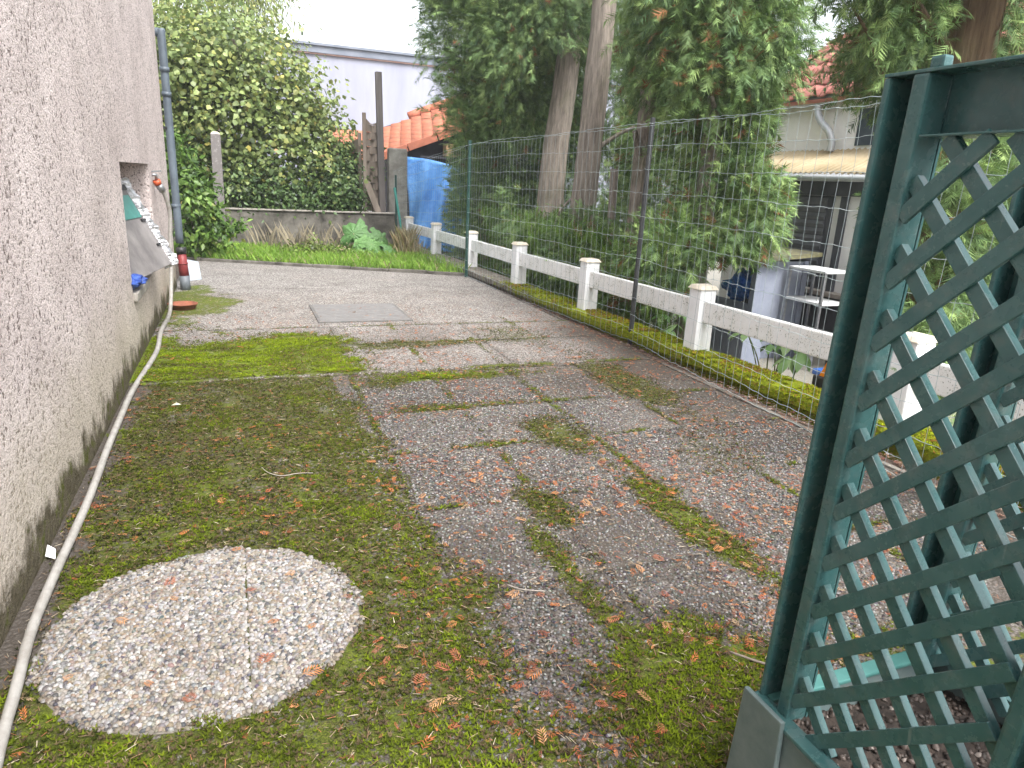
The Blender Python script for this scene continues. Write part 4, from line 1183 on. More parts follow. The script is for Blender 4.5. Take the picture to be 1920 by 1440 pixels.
palmate("seedling", "low leafy plants growing behind the fence left of the cabinet",
        [(4.10, 6.1, .22), (4.2, 5.9, .30), (4.05, 5.75, .18), (4.15, 5.6, .28), (4.22, 6.4, .36), (4.1, 6.6, .3), (4.25, 5.5, .34), (4.3, 6.2, .45), (4.2, 6.8, .42), (4.1, 5.95, .1)], 3, .15)

# ================================================================== white fence
wf = empty("picket_fence", (3.8, 5, .12)); tag(wf, "white post and rail fence with lichen spots standing on the mossy kerb", "fence")
PY = [.95, 2.94, 4.98, 6.99, 8.97, 10.93, 12.9, 14.9]
for i, y in enumerate(PY):
    x = kx(y); w = .085
    p = hexa("fence_post", [(x - w, y - w, .10), (x + w, y - w, .10), (x + w, y + w, .10), (x - w, y + w, .10), (x - w + .004, y - w + .004, .655), (x + w - .004, y - w + .004, .655), (x + w - .004, y + w - .004, .655), (x - w + .004, y + w - .004, .655)], M['fence_white_clean'], wf, .01)
    k = w + .012
    hexa("cap", [(x - k, y - k, .657), (x + k, y - k, .657), (x + k, y + k, .657), (x - k, y + k, .657), (x - k * .75, y - k * .75, .692), (x + k * .75, y - k * .75, .692), (x + k * .75, y + k * .75, .692), (x - k * .75, y + k * .75, .692)], M['cream_cap'], p, .006)
for a, b in zip(PY[:-1], PY[1:]):
    bar("rail", (kx(a) - .01, a + .083, .47), (kx(b) - .01, b - .083, .47), .05, .185, M['fence_white'], wf, bevel=.012)

# ================================================================== wire fence
WP = [(3.06, 14.75, 1.62), (3.30, 10.42, 2.03), (3.55, 5.80, 2.07), (3.24, 2.12, 2.02), (3.12, -.3, 2.0)]
wire = empty("wire_fence", (3.4, 6, 0)); tag(wire, "tall welded wire mesh fence on thin dark metal posts in front of the white fence", "wire fence")
def tpost(x, y, h, lean, mat, w=.036):
    bar("post", (x, y, -.05), (x + lean[0], y + lean[1], h + .02), w, w * .9, mat, wire, up=(0, 1, 0), bevel=.004)
tpost(WP[1][0], WP[1][1], WP[1][2], (.0, 0), M['green_paint'], .045)
tpost(WP[2][0], WP[2][1], WP[2][2], (.02, 0), M['dark_post'])
tube("post", [(3.24, 2.12, -.05), (3.26, 2.10, 1.0), (3.30, 2.06, 2.05)], .03, M['green_paint'], wire, 12)
tpost(WP[4][0], WP[4][1], WP[4][2], (0, 0), M['green_paint'])
tpost(3.06, 14.5, 1.5, (-.02, 0), M['green_paint'], .04)
stake = bar("stake", (3.14, 14.0, -.05), (2.93, 14.1, 1.28), .04, .05, M['teal_stake'], None, up=(0, 1, 0)); stake.parent = wire
stake.matrix_parent_inverse = Matrix.Translation(wire.location).inverted()
HZ = [.035, .15, .29, .45, .63, .82, 1.01, 1.21, 1.41, 1.61, 1.81]
rw = random.Random(21)
for s in range(len(WP) - 1):
    (xa, ya, ha), (xb, yb, hb) = WP[s], WP[s + 1]
    L = abs(yb - ya); n = int(L / .045)
    t = np.linspace(0, 1, n + 1)
    for iz, z in enumerate(HZ + [1.99, 2.0]):
        ph = rw.uniform(0, 6); sag = rw.uniform(.0, .018) + (.03 if z < .4 else 0) * rw.random()
        zz = z * ((ha * (1 - t) + hb * t) / 2.04) - sag * np.sin(np.pi * t) + .0032 * np.sin(t * L * 40 + ph) + .009 * np.sin(t * L * 2.1 + ph) + .004 * np.sin(t * L * 9.3 + ph * 2) + (.02 * np.sin(np.pi * t) if iz == 12 else 0)
        x = xa + (xb - xa) * t + .003 * np.sin(t * L * 31 + ph + 1.5) - .028 + .01 * np.sin(t * L * 1.7 + z); y = ya + (yb - ya) * t
        tube("wire", np.stack([x, y, zz], -1), .0016 if iz < 11 else .0021, M['wire'], wire, 4, False)
    n = int(L / .105)
    for k in range(1, n):
        t_ = k / n; x = xa + (xb - xa) * t_ - .026; y = ya + (yb - ya) * t_; h = (ha + (hb - ha) * t_) * .975
        P = [(x + .006 * math.sin(z * 5 + k), y + .007 * math.sin(z * 4.2 + k * .7), z) for z in np.linspace(.03, h, 7)]
        tube("upright_wire", P, .0013, M['wire'], wire, 3, False)

# ================================================================== green trellis and planter
X0 = 1.10
def trellis(name, label, x0, ytop, ybot, z0, z1, width, za, zb, dz, near=True, face=-1, full=True):
    """panel in the plane x = x0, far upright at y = ytop (leaning to ybot at its foot), running towards -Y"""
    t = empty(name, (x0, ybot, z0)); tag(t, label, "trellis")
    yy = lambda z: ybot + (ytop - ybot) * (z - z0) / (z1 - z0)
    D = .062; fw = .092
    def channel(nm, y_in, sgn):
        # web at the back, two flanges standing towards the viewer
        f = lambda z, o: yy(z) + y_in + o
        def slabp(o0, o1, xa, xb, nme, bev=.003):
            return hexa(nme, [(xa, f(z0, o0), z0), (xb, f(z0, o0), z0), (xb, f(z0, o1), z0), (xa, f(z0, o1), z0), (xa, f(z1, o0), z1), (xb, f(z1, o0), z1), (xb, f(z1, o1), z1), (xa, f(z1, o1), z1)], M['trellis'], t, bev)
        u = slabp(0.0, sgn * fw, x0 + D - .006, x0 + D, "upright", .001)
        for o0, o1 in ((0.0, .032 * sgn), ((fw - .014) * sgn, fw * sgn)):
            c = slabp(o0, o1, x0 - .004, x0 + D - .0065, "flange", .006)
            c.parent = u; c.matrix_parent_inverse = Matrix.Identity(4)
    channel("upright", 0, 1)
    channel("upright", -width, -1)
    # top rail
    hz = .10
    yA, yB = yy(z1) + fw, yy(z1) - width - fw
    tr = hexa("top_rail", [(x0 + D - .006, yB, z1 - hz), (x0 + D, yB, z1 - hz), (x0 + D, yA - fw, z1 - hz), (x0 + D - .006, yA - fw, z1 - hz),
                           (x0 + D - .006, yB, z1), (x0 + D, yB, z1), (x0 + D, yA - fw, z1), (x0 + D - .006, yA - fw, z1)], M['trellis'], t)
    for za_, zb_ in ((z1, z1 + .006), (z1 - hz - .004, z1 - hz)):
        c = box("flange", (x0 - .004, yB, za_), (x0 + D, yA if za_ == z1 else yA - fw - .002, zb_), M['trellis'], t, .0015); c.parent = tr; c.matrix_parent_inverse = Matrix.Identity(4)
    box("peg", (x0 + .012, yA - fw - .010, z1 + .006), (x0 + .034, yA - fw + .018, z1 + .028), M['trellis'], t, .005)
    # slats, clipped to the opening
    def clip(y0, zz, sl):
        """line z = zz + sl*(y0-y) for y from far upright towards near upright, clipped"""
        ya, yb = yy(zz), yy(zz) - width
        a, b = (ya, zz), (yb, zz + sl * (ya - yb))
        lo, hi = z0 + .004, z1 - hz - .006
        def cut(p, q, lim, above):
            if (p[1] > lim) == (q[1] > lim): return None if ((p[1] > lim) == above) else (p, q)
            tt = (lim - p[1]) / (q[1] - p[1]); m = (p[0] + (q[0] - p[0]) * tt, lim)
            return (m, q) if ((p[1] > lim) == above) else (p, m)
        r = cut(a, b, hi, True)
        if r: r = cut(r[0], r[1], lo, False)
        return r
    SA, SB = .97, -1.10
    for k in range(-8, 22):
        r = clip(0, za - dz * k, SA)
        if r and math.dist(*r) > .03:
            bar("slat", (x0 + .004, r[0][0], r[0][1]), (x0 + .004, r[1][0], r[1][1]), .0085, .029, M['trellis'], t, up=(0, .5, 1), bevel=.0015)
    for k in range(-2, 24):
        r = clip(0, zb - dz * k + dz * 6, SB)
        if r and math.dist(*r) > .03:
            bar("slat", (x0 + .0175, r[0][0], r[0][1]), (x0 + .0175, r[1][0], r[1][1]), .018, .026, M['trellis'], t, up=(0, -.5, 1), bevel=.0015)
    return t
trellis("lattice_trellis", "dark green plastic lattice trellis rising from the near side of the planter", X0, .925, .968, .30, 1.664, .40, 1.425, 1.49, .1185)
trellis("lattice_trellis", "second green lattice trellis standing at the far side of the planter", 1.60, .985, 1.01, .30, 1.664, .44, 1.38, 1.46, .1185)

def planter():
    t = empty("planter_box", (1.36, .78, 0)); tag(t, "dark green plastic planter box full of soil below the trellis", "planter")
    xa, xb, ya, yb, h = 1.075, 1.70, .36, 1.06, .30
    T = .022
    def wallp(a, b, nm):
        return box(nm, a, b, M['planter'], t, .004)
    wallp((xa, ya, .0), (xa + T, yb, h - .004), "side")
    wallp((xb - T, ya, .0), (xb, yb, h - .004), "side")
    wallp((xa + T + .001, yb - T, .0), (xb - T - .001, yb, h - .004), "side")
    wallp((xa + T + .001, ya, .0), (xb - T - .001, ya + T, h - .004), "side")
    box("rim", (xa - .006, ya - .006, h), (xa + .035, yb + .006, h + .012), M['trellis'], t, .004)
    box("rim", (xb - .035, ya - .006, h), (xb + .006, yb + .006, h + .012), M['trellis'], t, .004)
    box("rim", (xa + .036, yb - .035, h), (xb - .036, yb + .006, h + .012), M['trim'], t, .004)
    box("rim", (xa + .036, ya - .006, h), (xb - .036, ya + .035, h + .012), M['trellis'], t, .004)
    # sleeve at the foot of the upright
    hexa("bracket", [(xa - .022, .93, 0), (xa - .003, .93, 0), (xa - .003, 1.085, 0), (xa - .022, 1.085, 0), (xa - .016, .945, .33), (xa - .003, .945, .33), (xa - .003, 1.07, .33), (xa - .016, 1.07, .33)], M['planter'], t, .004)
    n = 46; xs = np.linspace(xa + T, xb - T, n); ys = np.linspace(ya + T, yb - T, n)
    X, Y = np.meshgrid(xs, ys); Z = .19 + .05 * fbm(X * 14, Y * 14) + .02 * fbm(X * 50, Y * 50)
    V = np.stack([X, Y, Z], -1).reshape(-1, 3); F = []
    for j in range(n - 1):
        for i in range(n - 1):
            a = j * n + i; F.append((a, a + 1, a + n + 1, a + n))
    mobj("soil", V, F, M['dark_soil'], t, True)
    N = 1500
    X = RNG.uniform(xa + T, xb - T, N); Y = RNG.uniform(ya + T, yb - T, N); Z = .19 + .05 * fbm(X * 14, Y * 14) + .02 * fbm(X * 50, Y * 50)
    col = np.array([(.03, .022, .018), (.055, .04, .032), (.09, .07, .06), (.20, .17, .15)])[RNG.choice(4, N, p=[.45, .3, .2, .05])]
    s = RNG.uniform(.004, .011, N)
    p = bake("soil_clods", *PB5, np.stack([X, Y, Z + .003], -1), rot_z(RNG.uniform(0, 6.28, N)), np.stack([s, s * .8, s * .8], -1), col, M['pebble'], t, False, .2)
    p["kind"] = "stuff"
M['trim'] = plain("pale_teal_rim", (.05, .17, .155), (.08, .22, .20), 18, .45)  # paler teal than the other rims, used on the far rim only
planter()

# ================================================================== things by the house wall
hose_pts = [(-.60, 1.45, .018), (-.641, 1.779, .018), (-.66, 2.0, .018), (-.686, 2.281, .018), (-.692, 2.60, .018), (-.69, 3.25, .018), (-.708, 3.92, .018), (-.715, 4.5, .018), (-.715, 5.03, .018), (-.665, 5.98, .036), (-.70, 6.8, .036), (-.695, 7.7, .05),
            (-.685, 8.05, .35), (-.665, 8.08, .72), (-.645, 8.06, 1.0), (-.67, 8.0, 1.18), (-.705, 7.95, 1.26)]
hose = empty("garden_hose", (-.7, 4, 0)); tag(hose, "pale grey garden hose running along the wall foot up to the tap", "hose")
HP = spline(hose_pts, 14)
tube("hose_tube", HP, np.linspace(.0150, .0215, len(HP)) * (1 + .03 * np.sin(np.arange(len(HP)) * .7) * np.sin(np.arange(len(HP)) * .23)), M['hose'], hose, 14)
tube("coupling", [(-.685, 7.975, 1.225), (-.715, 7.935, 1.285)], .034, M['metal'], hose, 12)
tube("coupling_ring", [(-.717, 7.93, 1.287), (-.728, 7.915, 1.325)], .036, M['orange'], hose, 12)
tap = empty("water_tap", (-.76, 7.9, 1.33)); tag(tap, "small metal water tap on the wall above the orange hose coupling", "tap")
tube("body", [(-.765, 7.88, 1.375), (-.725, 7.90, 1.375), (-.727, 7.912, 1.33)], .016, M['metal'], tap, 10)
bar("handle", (-.78, 7.86, 1.405), (-.68, 7.93, 1.415), .014, .012, M['metal'], tap)

# foil wrapped panel leaning out of the opening
def leaning_panel():
    t = empty("foil_wrapped_panel", (-.7, 6.6, .6)); tag(t, "grey panel edged in crumpled silver foil leaning out of the wall opening", "panel")
    A = Vector((-.925, 7.12, 1.315)); B = Vector((-.575, 7.1, .612)); C = Vector((-.765, 5.95, .60)); Dd = A + (C - B)
    nrm = (B - A).cross(C - B).normalized()
    if nrm.x < 0: nrm = -nrm
    th = .05
    P = [A, B, C, Dd]
    hexa("board", [p - nrm * th for p in P] + [p for p in P], M['panel_grey'], t, .004)
    # teal upper strip and ribs on the face
    e1 = (B - A); e2 = (C - B)
    q = lambda u, v, o=.006: A + e1 * u + e2 * v + nrm * o
    def patch(nm, u0, u1, v0, v1, mat, h=.01):
        P = [q(u0, v0, .001), q(u1, v0, .001), q(u1, v1, .001), q(u0, v1, .001)]
        return hexa(nm, P + [p + nrm * h for p in P], mat, t, .002)
    patch("inset", .16, .42, .08, .95, M['panel_teal'], .008)
    patch("cross_bar", .04, .10, .03, .98, M['black_plastic'], .012)
    patch("clip", .44, .47, .04, .14, M['black_plastic'], .015)
    patch("clip", .74, .77, .06, .13, M['black_plastic'], .015)
    # crumpled foil along the far edge
    V, F = [], []; n, m = 40, 8
    for i in range(n + 1):
        u = -.02 + 1.05 * i / n
        for j in range(m):
            a = 2 * math.pi * j / m
            r = .055 * (1 + .16 * math.sin(i * .9 + j * 2.1) + .10 * math.sin(j * 1.3 + i * 2.3))
            V.append(A + e1 * u + (nrm * math.cos(a) * r * 1.25 - e2.normalized() * math.sin(a) * r * .9) - nrm * .02)
    for i in range(n):
        for j in range(m):
            k = (j + 1) % m
            F.append((i * m + j, i * m + k, (i + 1) * m + k, (i + 1) * m + j))
    F.append(tuple(range(m))[::-1]); F.append(tuple(n * m + j for j in range(m)))
    mobj("foil_edge", V, F, M['foil'], t)
leaning_panel()
def crumple(name, c, r, mat, seed, label, cat, flat=(1, 1, .5), n=22, parent=None):
    R2 = np.random.default_rng(seed); V, F = [], []
    m = n // 2
    k1 = R2.normal(size=(9, 3)) * 3.2; ph = R2.uniform(0, 6, 9)
    for i in range(m + 1):
        th = math.pi * i / m
        for j in range(n):
            a = 2 * math.pi * j / n
            d = np.array([math.sin(th) * math.cos(a), math.sin(th) * math.sin(a), math.cos(th)])
            s = 1 + .10 * sum(math.sin(float(k1[q] @ d) * (1 + q * .25) + ph[q]) for q in range(9)) * .8
            V.append(tuple(np.array(c) + d * r * s * np.array(flat)))
    for i in range(m):
        for j in range(n):
            k = (j + 1) % n
            F.append((i * n + j, (i + 1) * n + j, (i + 1) * n + k, i * n + k))
    o = mobj(name, V, F, mat, parent, False)
    if label: tag(o, label, cat)
    return o
crumple("cloth", (-.80, 6.02, .60), .10, M['blue_cloth'], 3, "crumpled dark blue cloth on the sill below the foil panel", "cloth", (1, 2.2, .5))

# standpipe, board, saucer, scraps
sp = empty("standpipe", (-.64, 9.35, 0)); tag(sp, "red and grey standpipe with black cap beside the house corner", "standpipe")
tube("grey_sleeve", [(-.645, 9.36, .0), (-.648, 9.36, .19)], .058, M['grey_pipe'], sp, 20)
tube("red_sleeve", [(-.648, 9.36, .185), (-.655, 9.37, .32), (-.660, 9.375, .455)], [.055, .053, .05], M['red_pvc'], sp, 20)
tube("collar", [(-.655, 9.37, .325), (-.6555, 9.37, .345)], .058, M['red_pvc'], sp, 20)
tube("black_cap", [(-.660, 9.375, .45), (-.662, 9.378, .53)], .056, M['black_plastic'], sp, 20)
bd = hexa("white_board", [(-.72, 10.05, .0), (-.50, 10.25, .0), (-.50, 10.265, .0), (-.72, 10.065, .0), (-.74, 10.25, .30), (-.53, 10.36, .24), (-.53, 10.375, .24), (-.74, 10.265, .30)], M['white_board'])
tag(bd, "small pale board leaning behind the red standpipe", "board")
sc_ = lathe("plant_saucer", [(.0, .0), (.118, .0), (.142, .05), (.148, .052), (.149, .058), (.140, .058), (.120, .016), (.001, .014)], (-.595, 8.02, .02), M['terracotta'])
tag(sc_, "round terracotta saucer lying on moss by the hose", "saucer")
pp = mobj("paper_scrap", [(-.752, 2.78, .02), (-.715, 2.76, .012), (-.72, 2.80, .035), (-.748, 2.815, .05), (-.735, 2.79, .04)], [(0, 1, 4), (1, 2, 4), (2, 3, 4), (3, 0, 4)], M['paper'])
tag(pp, "small white paper scrap lying between hose and wall", "paper")
lf = mobj("pale_leaf", [(-.46, 4.62, .012), (-.43, 4.60, .018), (-.40, 4.62, .014), (-.43, 4.65, .02), (-.43, 4.625, .024)], [(0, 1, 4), (1, 2, 4), (2, 3, 4), (3, 0, 4)], plain("pale_leaf", (.5, .5, .36), (.4, .38, .25), 20))
tag(lf, "single pale fallen leaf on the dark moss near the hose", "leaf")

for nm, pts, r, lab in (("twig", [(.04, 3.47, .012), (.07, 3.38, .016), (.13, 3.33, .014), (.21, 3.34, .014), (.28, 3.33, .012)], .0018, "pale curved thin stalk lying on the dark moss"),
                        ("twig", [(.86, 2.10, .014), (.90, 2.05, .018), (.98, 2.02, .014)], .0022, "short straight grey twig on the pebbles"),
                        ("twig", [(-.62, 2.03, .02), (-.56, 2.2, .03), (-.48, 2.42, .024), (-.36, 2.52, .02)], .0022, "long thin brown twig lying across the round slab"),
                        ("twig", [(1.42, 1.52, .014), (1.5, 1.42, .02), (1.62, 1.38, .014)], .004, "thick brown twig on moss by the trellis foot")):
    tag(tube(nm, spline(pts, 6), r, M['old_wood'] if 'brown' in lab else M['ledge'], None, 6), lab, "twig")

# ================================================================== back of the garden
cp = empty("concrete_post", (-.30, 14.4, 0)); tag(cp, "lichen spotted concrete post standing before the grape vine", "post")
hexa("shaft", [(-.40, 14.42, 0), (-.21, 14.42, 0), (-.21, 14.58, 0), (-.40, 14.58, 0), (-.375, 14.42, 2.08), (-.205, 14.42, 2.08), (-.205, 14.58, 2.08), (-.375, 14.58, 2.08)], plain("lichen_concrete", (.17, .155, .15), (.40, .39, .37), 22, .92, .5, 60, lo=.55, hi=.75), cp, .015)
hexa("top_cap", [(-.375, 14.42, 2.082), (-.205, 14.42, 2.082), (-.205, 14.58, 2.082), (-.375, 14.58, 2.082), (-.33, 14.46, 2.12), (-.25, 14.46, 2.12), (-.25, 14.54, 2.12), (-.33, 14.54, 2.12)], M['cream_cap'], cp, .004)

# woven wooden fence panels and the tall post
def woven(name, label, x0, x1, y0, y1, z0, z1, n):
    t = empty(name, (x0, y0, z0)); tag(t, label, "fence panel")
    for x, y in ((x0, y0), (x1, y1)):
        bar("upright", (x, y, z0 - .1), (x, y, z1 + .08), .07, .07, M['old_wood'], t, up=(0, 1, 0), bevel=.006)
    for k in range(n):
        z = z0 + (z1 - z0) * (k + .5) / n
        zt = (.22 * (1 - 4 * .25)) if k == n - 1 else 0
        V, F = [], []; m = 14
        for i in range(m + 1):
            u = i / m; o = .035 * math.sin(u * math.pi * 3 + (k % 2) * math.pi)
            x = x0 + (x1 - x0) * u + o * .6; y = y0 + (y1 - y0) * u + o
            hh = (z1 - z0) / n * .49
            dip = -.12 * math.sin(u * math.pi) if k == n - 1 else 0
            V += [(x, y, z - hh), (x, y, z + hh + dip), (x + .012, y + .012, z + hh + dip), (x + .012, y + .012, z - hh)]
        for i in range(m):
            a, b = 4 * i, 4 * i + 4
            for q in range(4): F.append((a + q, a + (q + 1) % 4, b + (q + 1) % 4, b + q))
        F += [(3, 2, 1, 0), (4 * m, 4 * m + 1, 4 * m + 2, 4 * m + 3)]
        mobj("slat", V, F, M['old_wood'], t)
woven("woven_fence_panel", "weathered woven slat fence panel beside the tall grey post", 2.50, 2.84, 15.0, 15.9 - .8, .78, 2.62, 13)
woven("woven_fence_panel", "farther woven slat fence panel half hidden in the brambles", 2.45, 2.1, 15.3, 16.9, .5, 2.25, 11)
tp = bar("tall_post", (2.86, 14.98, .6), (2.79, 14.98, 3.48), .125, .12, M['grey_wood'], None, up=(0, 1, 0), bevel=.01)
tag(tp, "tall grey wooden post sticking up above the woven fence", "post")
pl = bar("loose_plank", (2.74, 14.75, .74), (2.52, 14.9, 1.35), .12, .03, M['old_wood'], None, up=(0, 1, 0)); tag(pl, "short loose plank leaning on the wall below the woven panel", "plank")
gp = box("stone_post", (3.02, 15.1, -.3), (3.42, 15.3, 2.06), plain("grey_stone", (.20, .19, .17), (.33, .32, .29), 6, .9, .6, 30), None, .03)
tag(gp, "square grey stone gate pillar left of the blue tarp", "pillar")

# shed with orange tiles
shed = empty("garden_shed", (4.5, 18, 0)); tag(shed, "dark wooden shed with an orange clay tile roof at the back", "shed")
E0 = Vector((3.12, 16.9, 1.92)); Ue = Vector((2.15, 0, .84)); Ve = Vector((.55, 2.4, .78))
hexa("wall", [(3.45, 17.15, -.6), (6.2, 17.15, -.6), (6.2, 19.6, -.6), (3.45, 19.6, -.6), (3.45, 17.15, 1.95), (6.2, 17.15, 2.9), (6.2, 19.6, 3.6), (3.45, 19.6, 2.65)], M['shed_dark'], shed)
nr = Ue.cross(Ve).normalized()
roof = hexa("roof", [E0 - nr * .10, E0 + Ue - nr * .10, E0 + Ue + Ve - nr * .10, E0 + Ve - nr * .10, E0 - nr * .05, E0 + Ue - nr * .05, E0 + Ue + Ve - nr * .05, E0 + Ve - nr * .05], M['shed_dark'], shed)
def tile_mesh(u, v, nr_, lift, mat, wob=.028):
    V, F = [], []; n = 8
    for j, (fv, lf_) in enumerate(((0, lift), (1.12, .004))):
        for i in range(n + 1):
            s = i / n
            h = wob * (math.sin(s * math.pi) ** 1.0 if s < .62 else -.25 * math.sin((s - .62) / .38 * math.pi))
            V.append(u * s + v * fv + nr_ * (lf_ + h))
    for j, (fv, lf_) in enumerate(((0, lift - .02),)):
        for i in range(n + 1): V.append(V[i] - nr_ * .022)
    for i in range(n):
        F.append((i, i + 1, n + 2 + i, n + 1 + i)); F.append((2 * n + 2 + i, 2 * n + 3 + i, i + 1, i))
    me = bpy.data.meshes.new("tile"); me.from_pydata([tuple(v_) for v_ in V], [], F)
    me.polygons.foreach_set("use_smooth", [True] * len(me.polygons)); me.materials.append(mat)
    return me
# courses run along the slope direction seen from the garden: tiles laid from the eave up
NU, NV = 8, 7
tm = tile_mesh(Ve / NV * 1.0, Ue / NU, -Ve.cross(Ue).normalized() if (-Ve.cross(Ue)).z > 0 else Ve.cross(Ue).normalized(), .05, M['tile_orange'], .05)
for i in range(NU):
    for j in range(NV):
        o = bpy.data.objects.new("tile", tm); COL.objects.link(o); o.parent = roof
        o.location = E0 + Ue * (i / NU) + Ve * (j / NV) - nr * .03
for j in range(6):
    a = E0 + Ve * 1.0 + Ue * (.35 + j * .13); b = a + Ue * .15
    tube("ridge_tile", [a + nr * .05, b + nr * .09], [.12, .10], M['tile_orange'], roof, 12)
for j in range(3):
    a = E0 + Ue * (j / 3) - Vector((0, .02, .03)); b = E0 + Ue * ((j + .96) / 3) - Vector((0, .02, .03))
    bar("verge_tile", a, b, .05, .17, M['tile_orange'], roof, bevel=.01)
bx = box("cardboard_box", (4.72, 16.72, 2.02), (5.15, 17.05, 2.30), M['cardboard'], None, .006); tag(bx, "tan cardboard box tucked under the orange shed roof", "box")
box("shelf", (4.1, 16.75, 1.96), (5.3, 17.14, 2.0), M['shed_dark'], shed)

def tarp():
    n, m = 26, 30; V, F = [], []
    for i in range(n + 1):
        u = i / n
        for j in range(m + 1):
            v = j / m
            x = 3.72 + (1.30 - .25 * v) * u + .10 * v; z = 1.95 - 2.15 * v - .10 * u * (1 - v) * 2 * u
            y = 16.55 + .06 * math.sin(u * 14 + v * 3) + .05 * math.sin(u * 31 + v * 9) * v + .05 * math.sin((u + v) * 9) - .12 * v
            V.append((x, y, z))
    for i in range(n):
        for j in range(m):
            a = i * (m + 1) + j; F.append((a, a + m + 1, a + m + 2, a + 1))
    o = mobj("tarp", V, F, M['tarp'], None, True)
    sm = o.modifiers.new("thickness", 'SOLIDIFY'); sm.thickness = .004
    tag(o, "bright blue tarpaulin hanging in folds below the shed roof", "tarpaulin")
    # bunched end
    crumple("tarp_bundle", (4.86, 16.3, 1.0), .34, M['tarp'], 8, "bunched blue tarpaulin end bulging out beside the conifer", "tarpaulin", (.6, .5, 1.5), 28)
tarp()

# far white building
fb = empty("white_building", (6, 26, -.6)); tag(fb, "large pale rendered building with flat zinc edged roof behind the garden", "building")
box("wall", (-3.0, 24, -.62), (16, 34, 5.02), M['white_wall'], fb)
box("cornice", (-3.05, 23.93, 5.022), (16.05, 34.05, 5.06), M['brick_line'], fb)
box("fascia", (-3.08, 23.9, 5.062), (16.08, 34.08, 5.26), M['zinc'], fb)
box("roof_edge", (-3.14, 23.84, 5.262), (16.14, 34.14, 5.33), M['zinc'], fb)
fr = hexa("distant_roof", [(2.2, 20.5, 1.9), (4.4, 20.5, 1.9), (4.4, 23, 1.9), (2.2, 23, 1.9), (2.6, 21.6, 2.75), (4.2, 21.6, 2.75), (4.2, 21.9, 2.75), (2.6, 21.9, 2.75)], M['tile_orange']); tag(fr, "distant low orange roof showing just left of the shed roof", "roof")
fw_ = box("wall", (2.25, 20.6, -.6), (4.35, 22.9, 1.9), M['render_white']); fw_.parent = fr

# ================================================================== neighbour's house on the right
NX = 7.36; GZ = -.62
nh = empty("neighbour_house", (NX, 8, GZ)); tag(nh, "white neighbouring house with red tile roof, dark porch and roller shutter", "house")
yA, yB = 4.2, 9.4
box("wall", (NX + .55, yA, 1.9), (NX + 5, yB + .2, 2.9), M['render_white'], nh)                    # upper storey, set back
box("window_pane", (NX + .53, 6.3, 2.17), (NX + .548, 7.62, 2.64), M['window_glass'], nh)
box("lower_wall", (NX, yA, GZ), (NX + 5, yB, 1.52), M['render_white'], nh)
box("base_cladding", (NX - .03, yA, GZ), (NX - .002, 8.75, .21), M['anthracite'], nh)
box("ledge", (NX - .16, yA, .212), (NX - .001, 8.5, .27), M['ledge'], nh, .006)
box("fascia_beam", (NX - .07, yA, 1.50), (NX - .003, yB - .5, 1.70), M['anthracite'], nh)
# roller shutter, one slat at a time
sh = box("shutter_frame", (NX - .02, 7.26, .272), (NX - .0015, 8.52, 1.498), M['anthracite'], nh)
for k in range(12):
    z = .30 + k * .098
    hexa("shutter_slat", [(NX - .032, 7.36, z), (NX - .021, 7.36, z), (NX - .021, 8.46, z), (NX - .032, 8.46, z), (NX - .046, 7.36, z + .045), (NX - .021, 7.36, z + .093), (NX - .021, 8.46, z + .093), (NX - .046, 8.46, z + .045)], M['shutter'], sh)
box("door_frame", (NX - .05, 7.02, .272), (NX - .0015, 7.12, 1.498), M['anthracite'], nh)
# corrugated porch roof
def porch():
    V, F = [], []; n = 160; ys = np.linspace(yA - .2, yB - .2, n)
    for y in ys:
        w = .018 * math.sin(y * 2 * math.pi / .095)
        V += [(NX - .22, y, 1.775 + w), (NX + .62, y, 2.15 + w)]
    for i in range(n - 1): F.append((2 * i, 2 * i + 2, 2 * i + 3, 2 * i + 1))
    o = mobj("porch_roof", V, F, M['porch_roof'], nh, True); s = o.modifiers.new("thickness", 'SOLIDIFY'); s.thickness = .008
porch()
tube("gutter", [(NX - .25, yA - .2, 1.71), (NX - .25, yB - .2, 1.715)], .04, M['gutter'], nh, 10)
tube("roof_gutter", [(NX + .40, yA - .2, 2.78), (NX + .40, yB + .3, 2.80)], .06, M['gutter'], nh, 12)
tube("rain_pipe", spline([(NX + .42, 8.28, 2.74), (NX + .42, 8.26, 2.62), (NX + .40, 8.15, 2.5), (NX + .40, 7.98, 2.36), (NX + .42, 7.92, 2.22), (NX + .42, 7.92, 2.1)], 8), .05, M['gutter'], nh, 12)
# red roof with separate tiles
R0 = Vector((NX + .32, yA - .3, 2.80)); Ru = Vector((0, yB - yA + .9, 0)); Rv = Vector((4.4, 0, 2.9)); rn = Rv.cross(Ru).normalized(); rn = rn if rn.z > 0 else -rn
rf = hexa("roof", [R0 - rn * .06, R0 + Ru - rn * .06, R0 + Ru + Rv - rn * .06, R0 + Rv - rn * .06, R0 - rn * .01, R0 + Ru - rn * .01, R0 + Ru + Rv - rn * .01, R0 + Rv - rn * .01], M['tile_red'], nh)
NU, NV = 20, 13
tm2 = tile_mesh(Ru / NU, Rv / NV, rn, .045, M['tile_red'], .03)
for i in range(NU):
    for j in range(NV):
        o = bpy.data.objects.new("tile", tm2); COL.objects.link(o); o.parent = rf; o.location = R0 + Ru * (i / NU) + Rv * (j / NV)

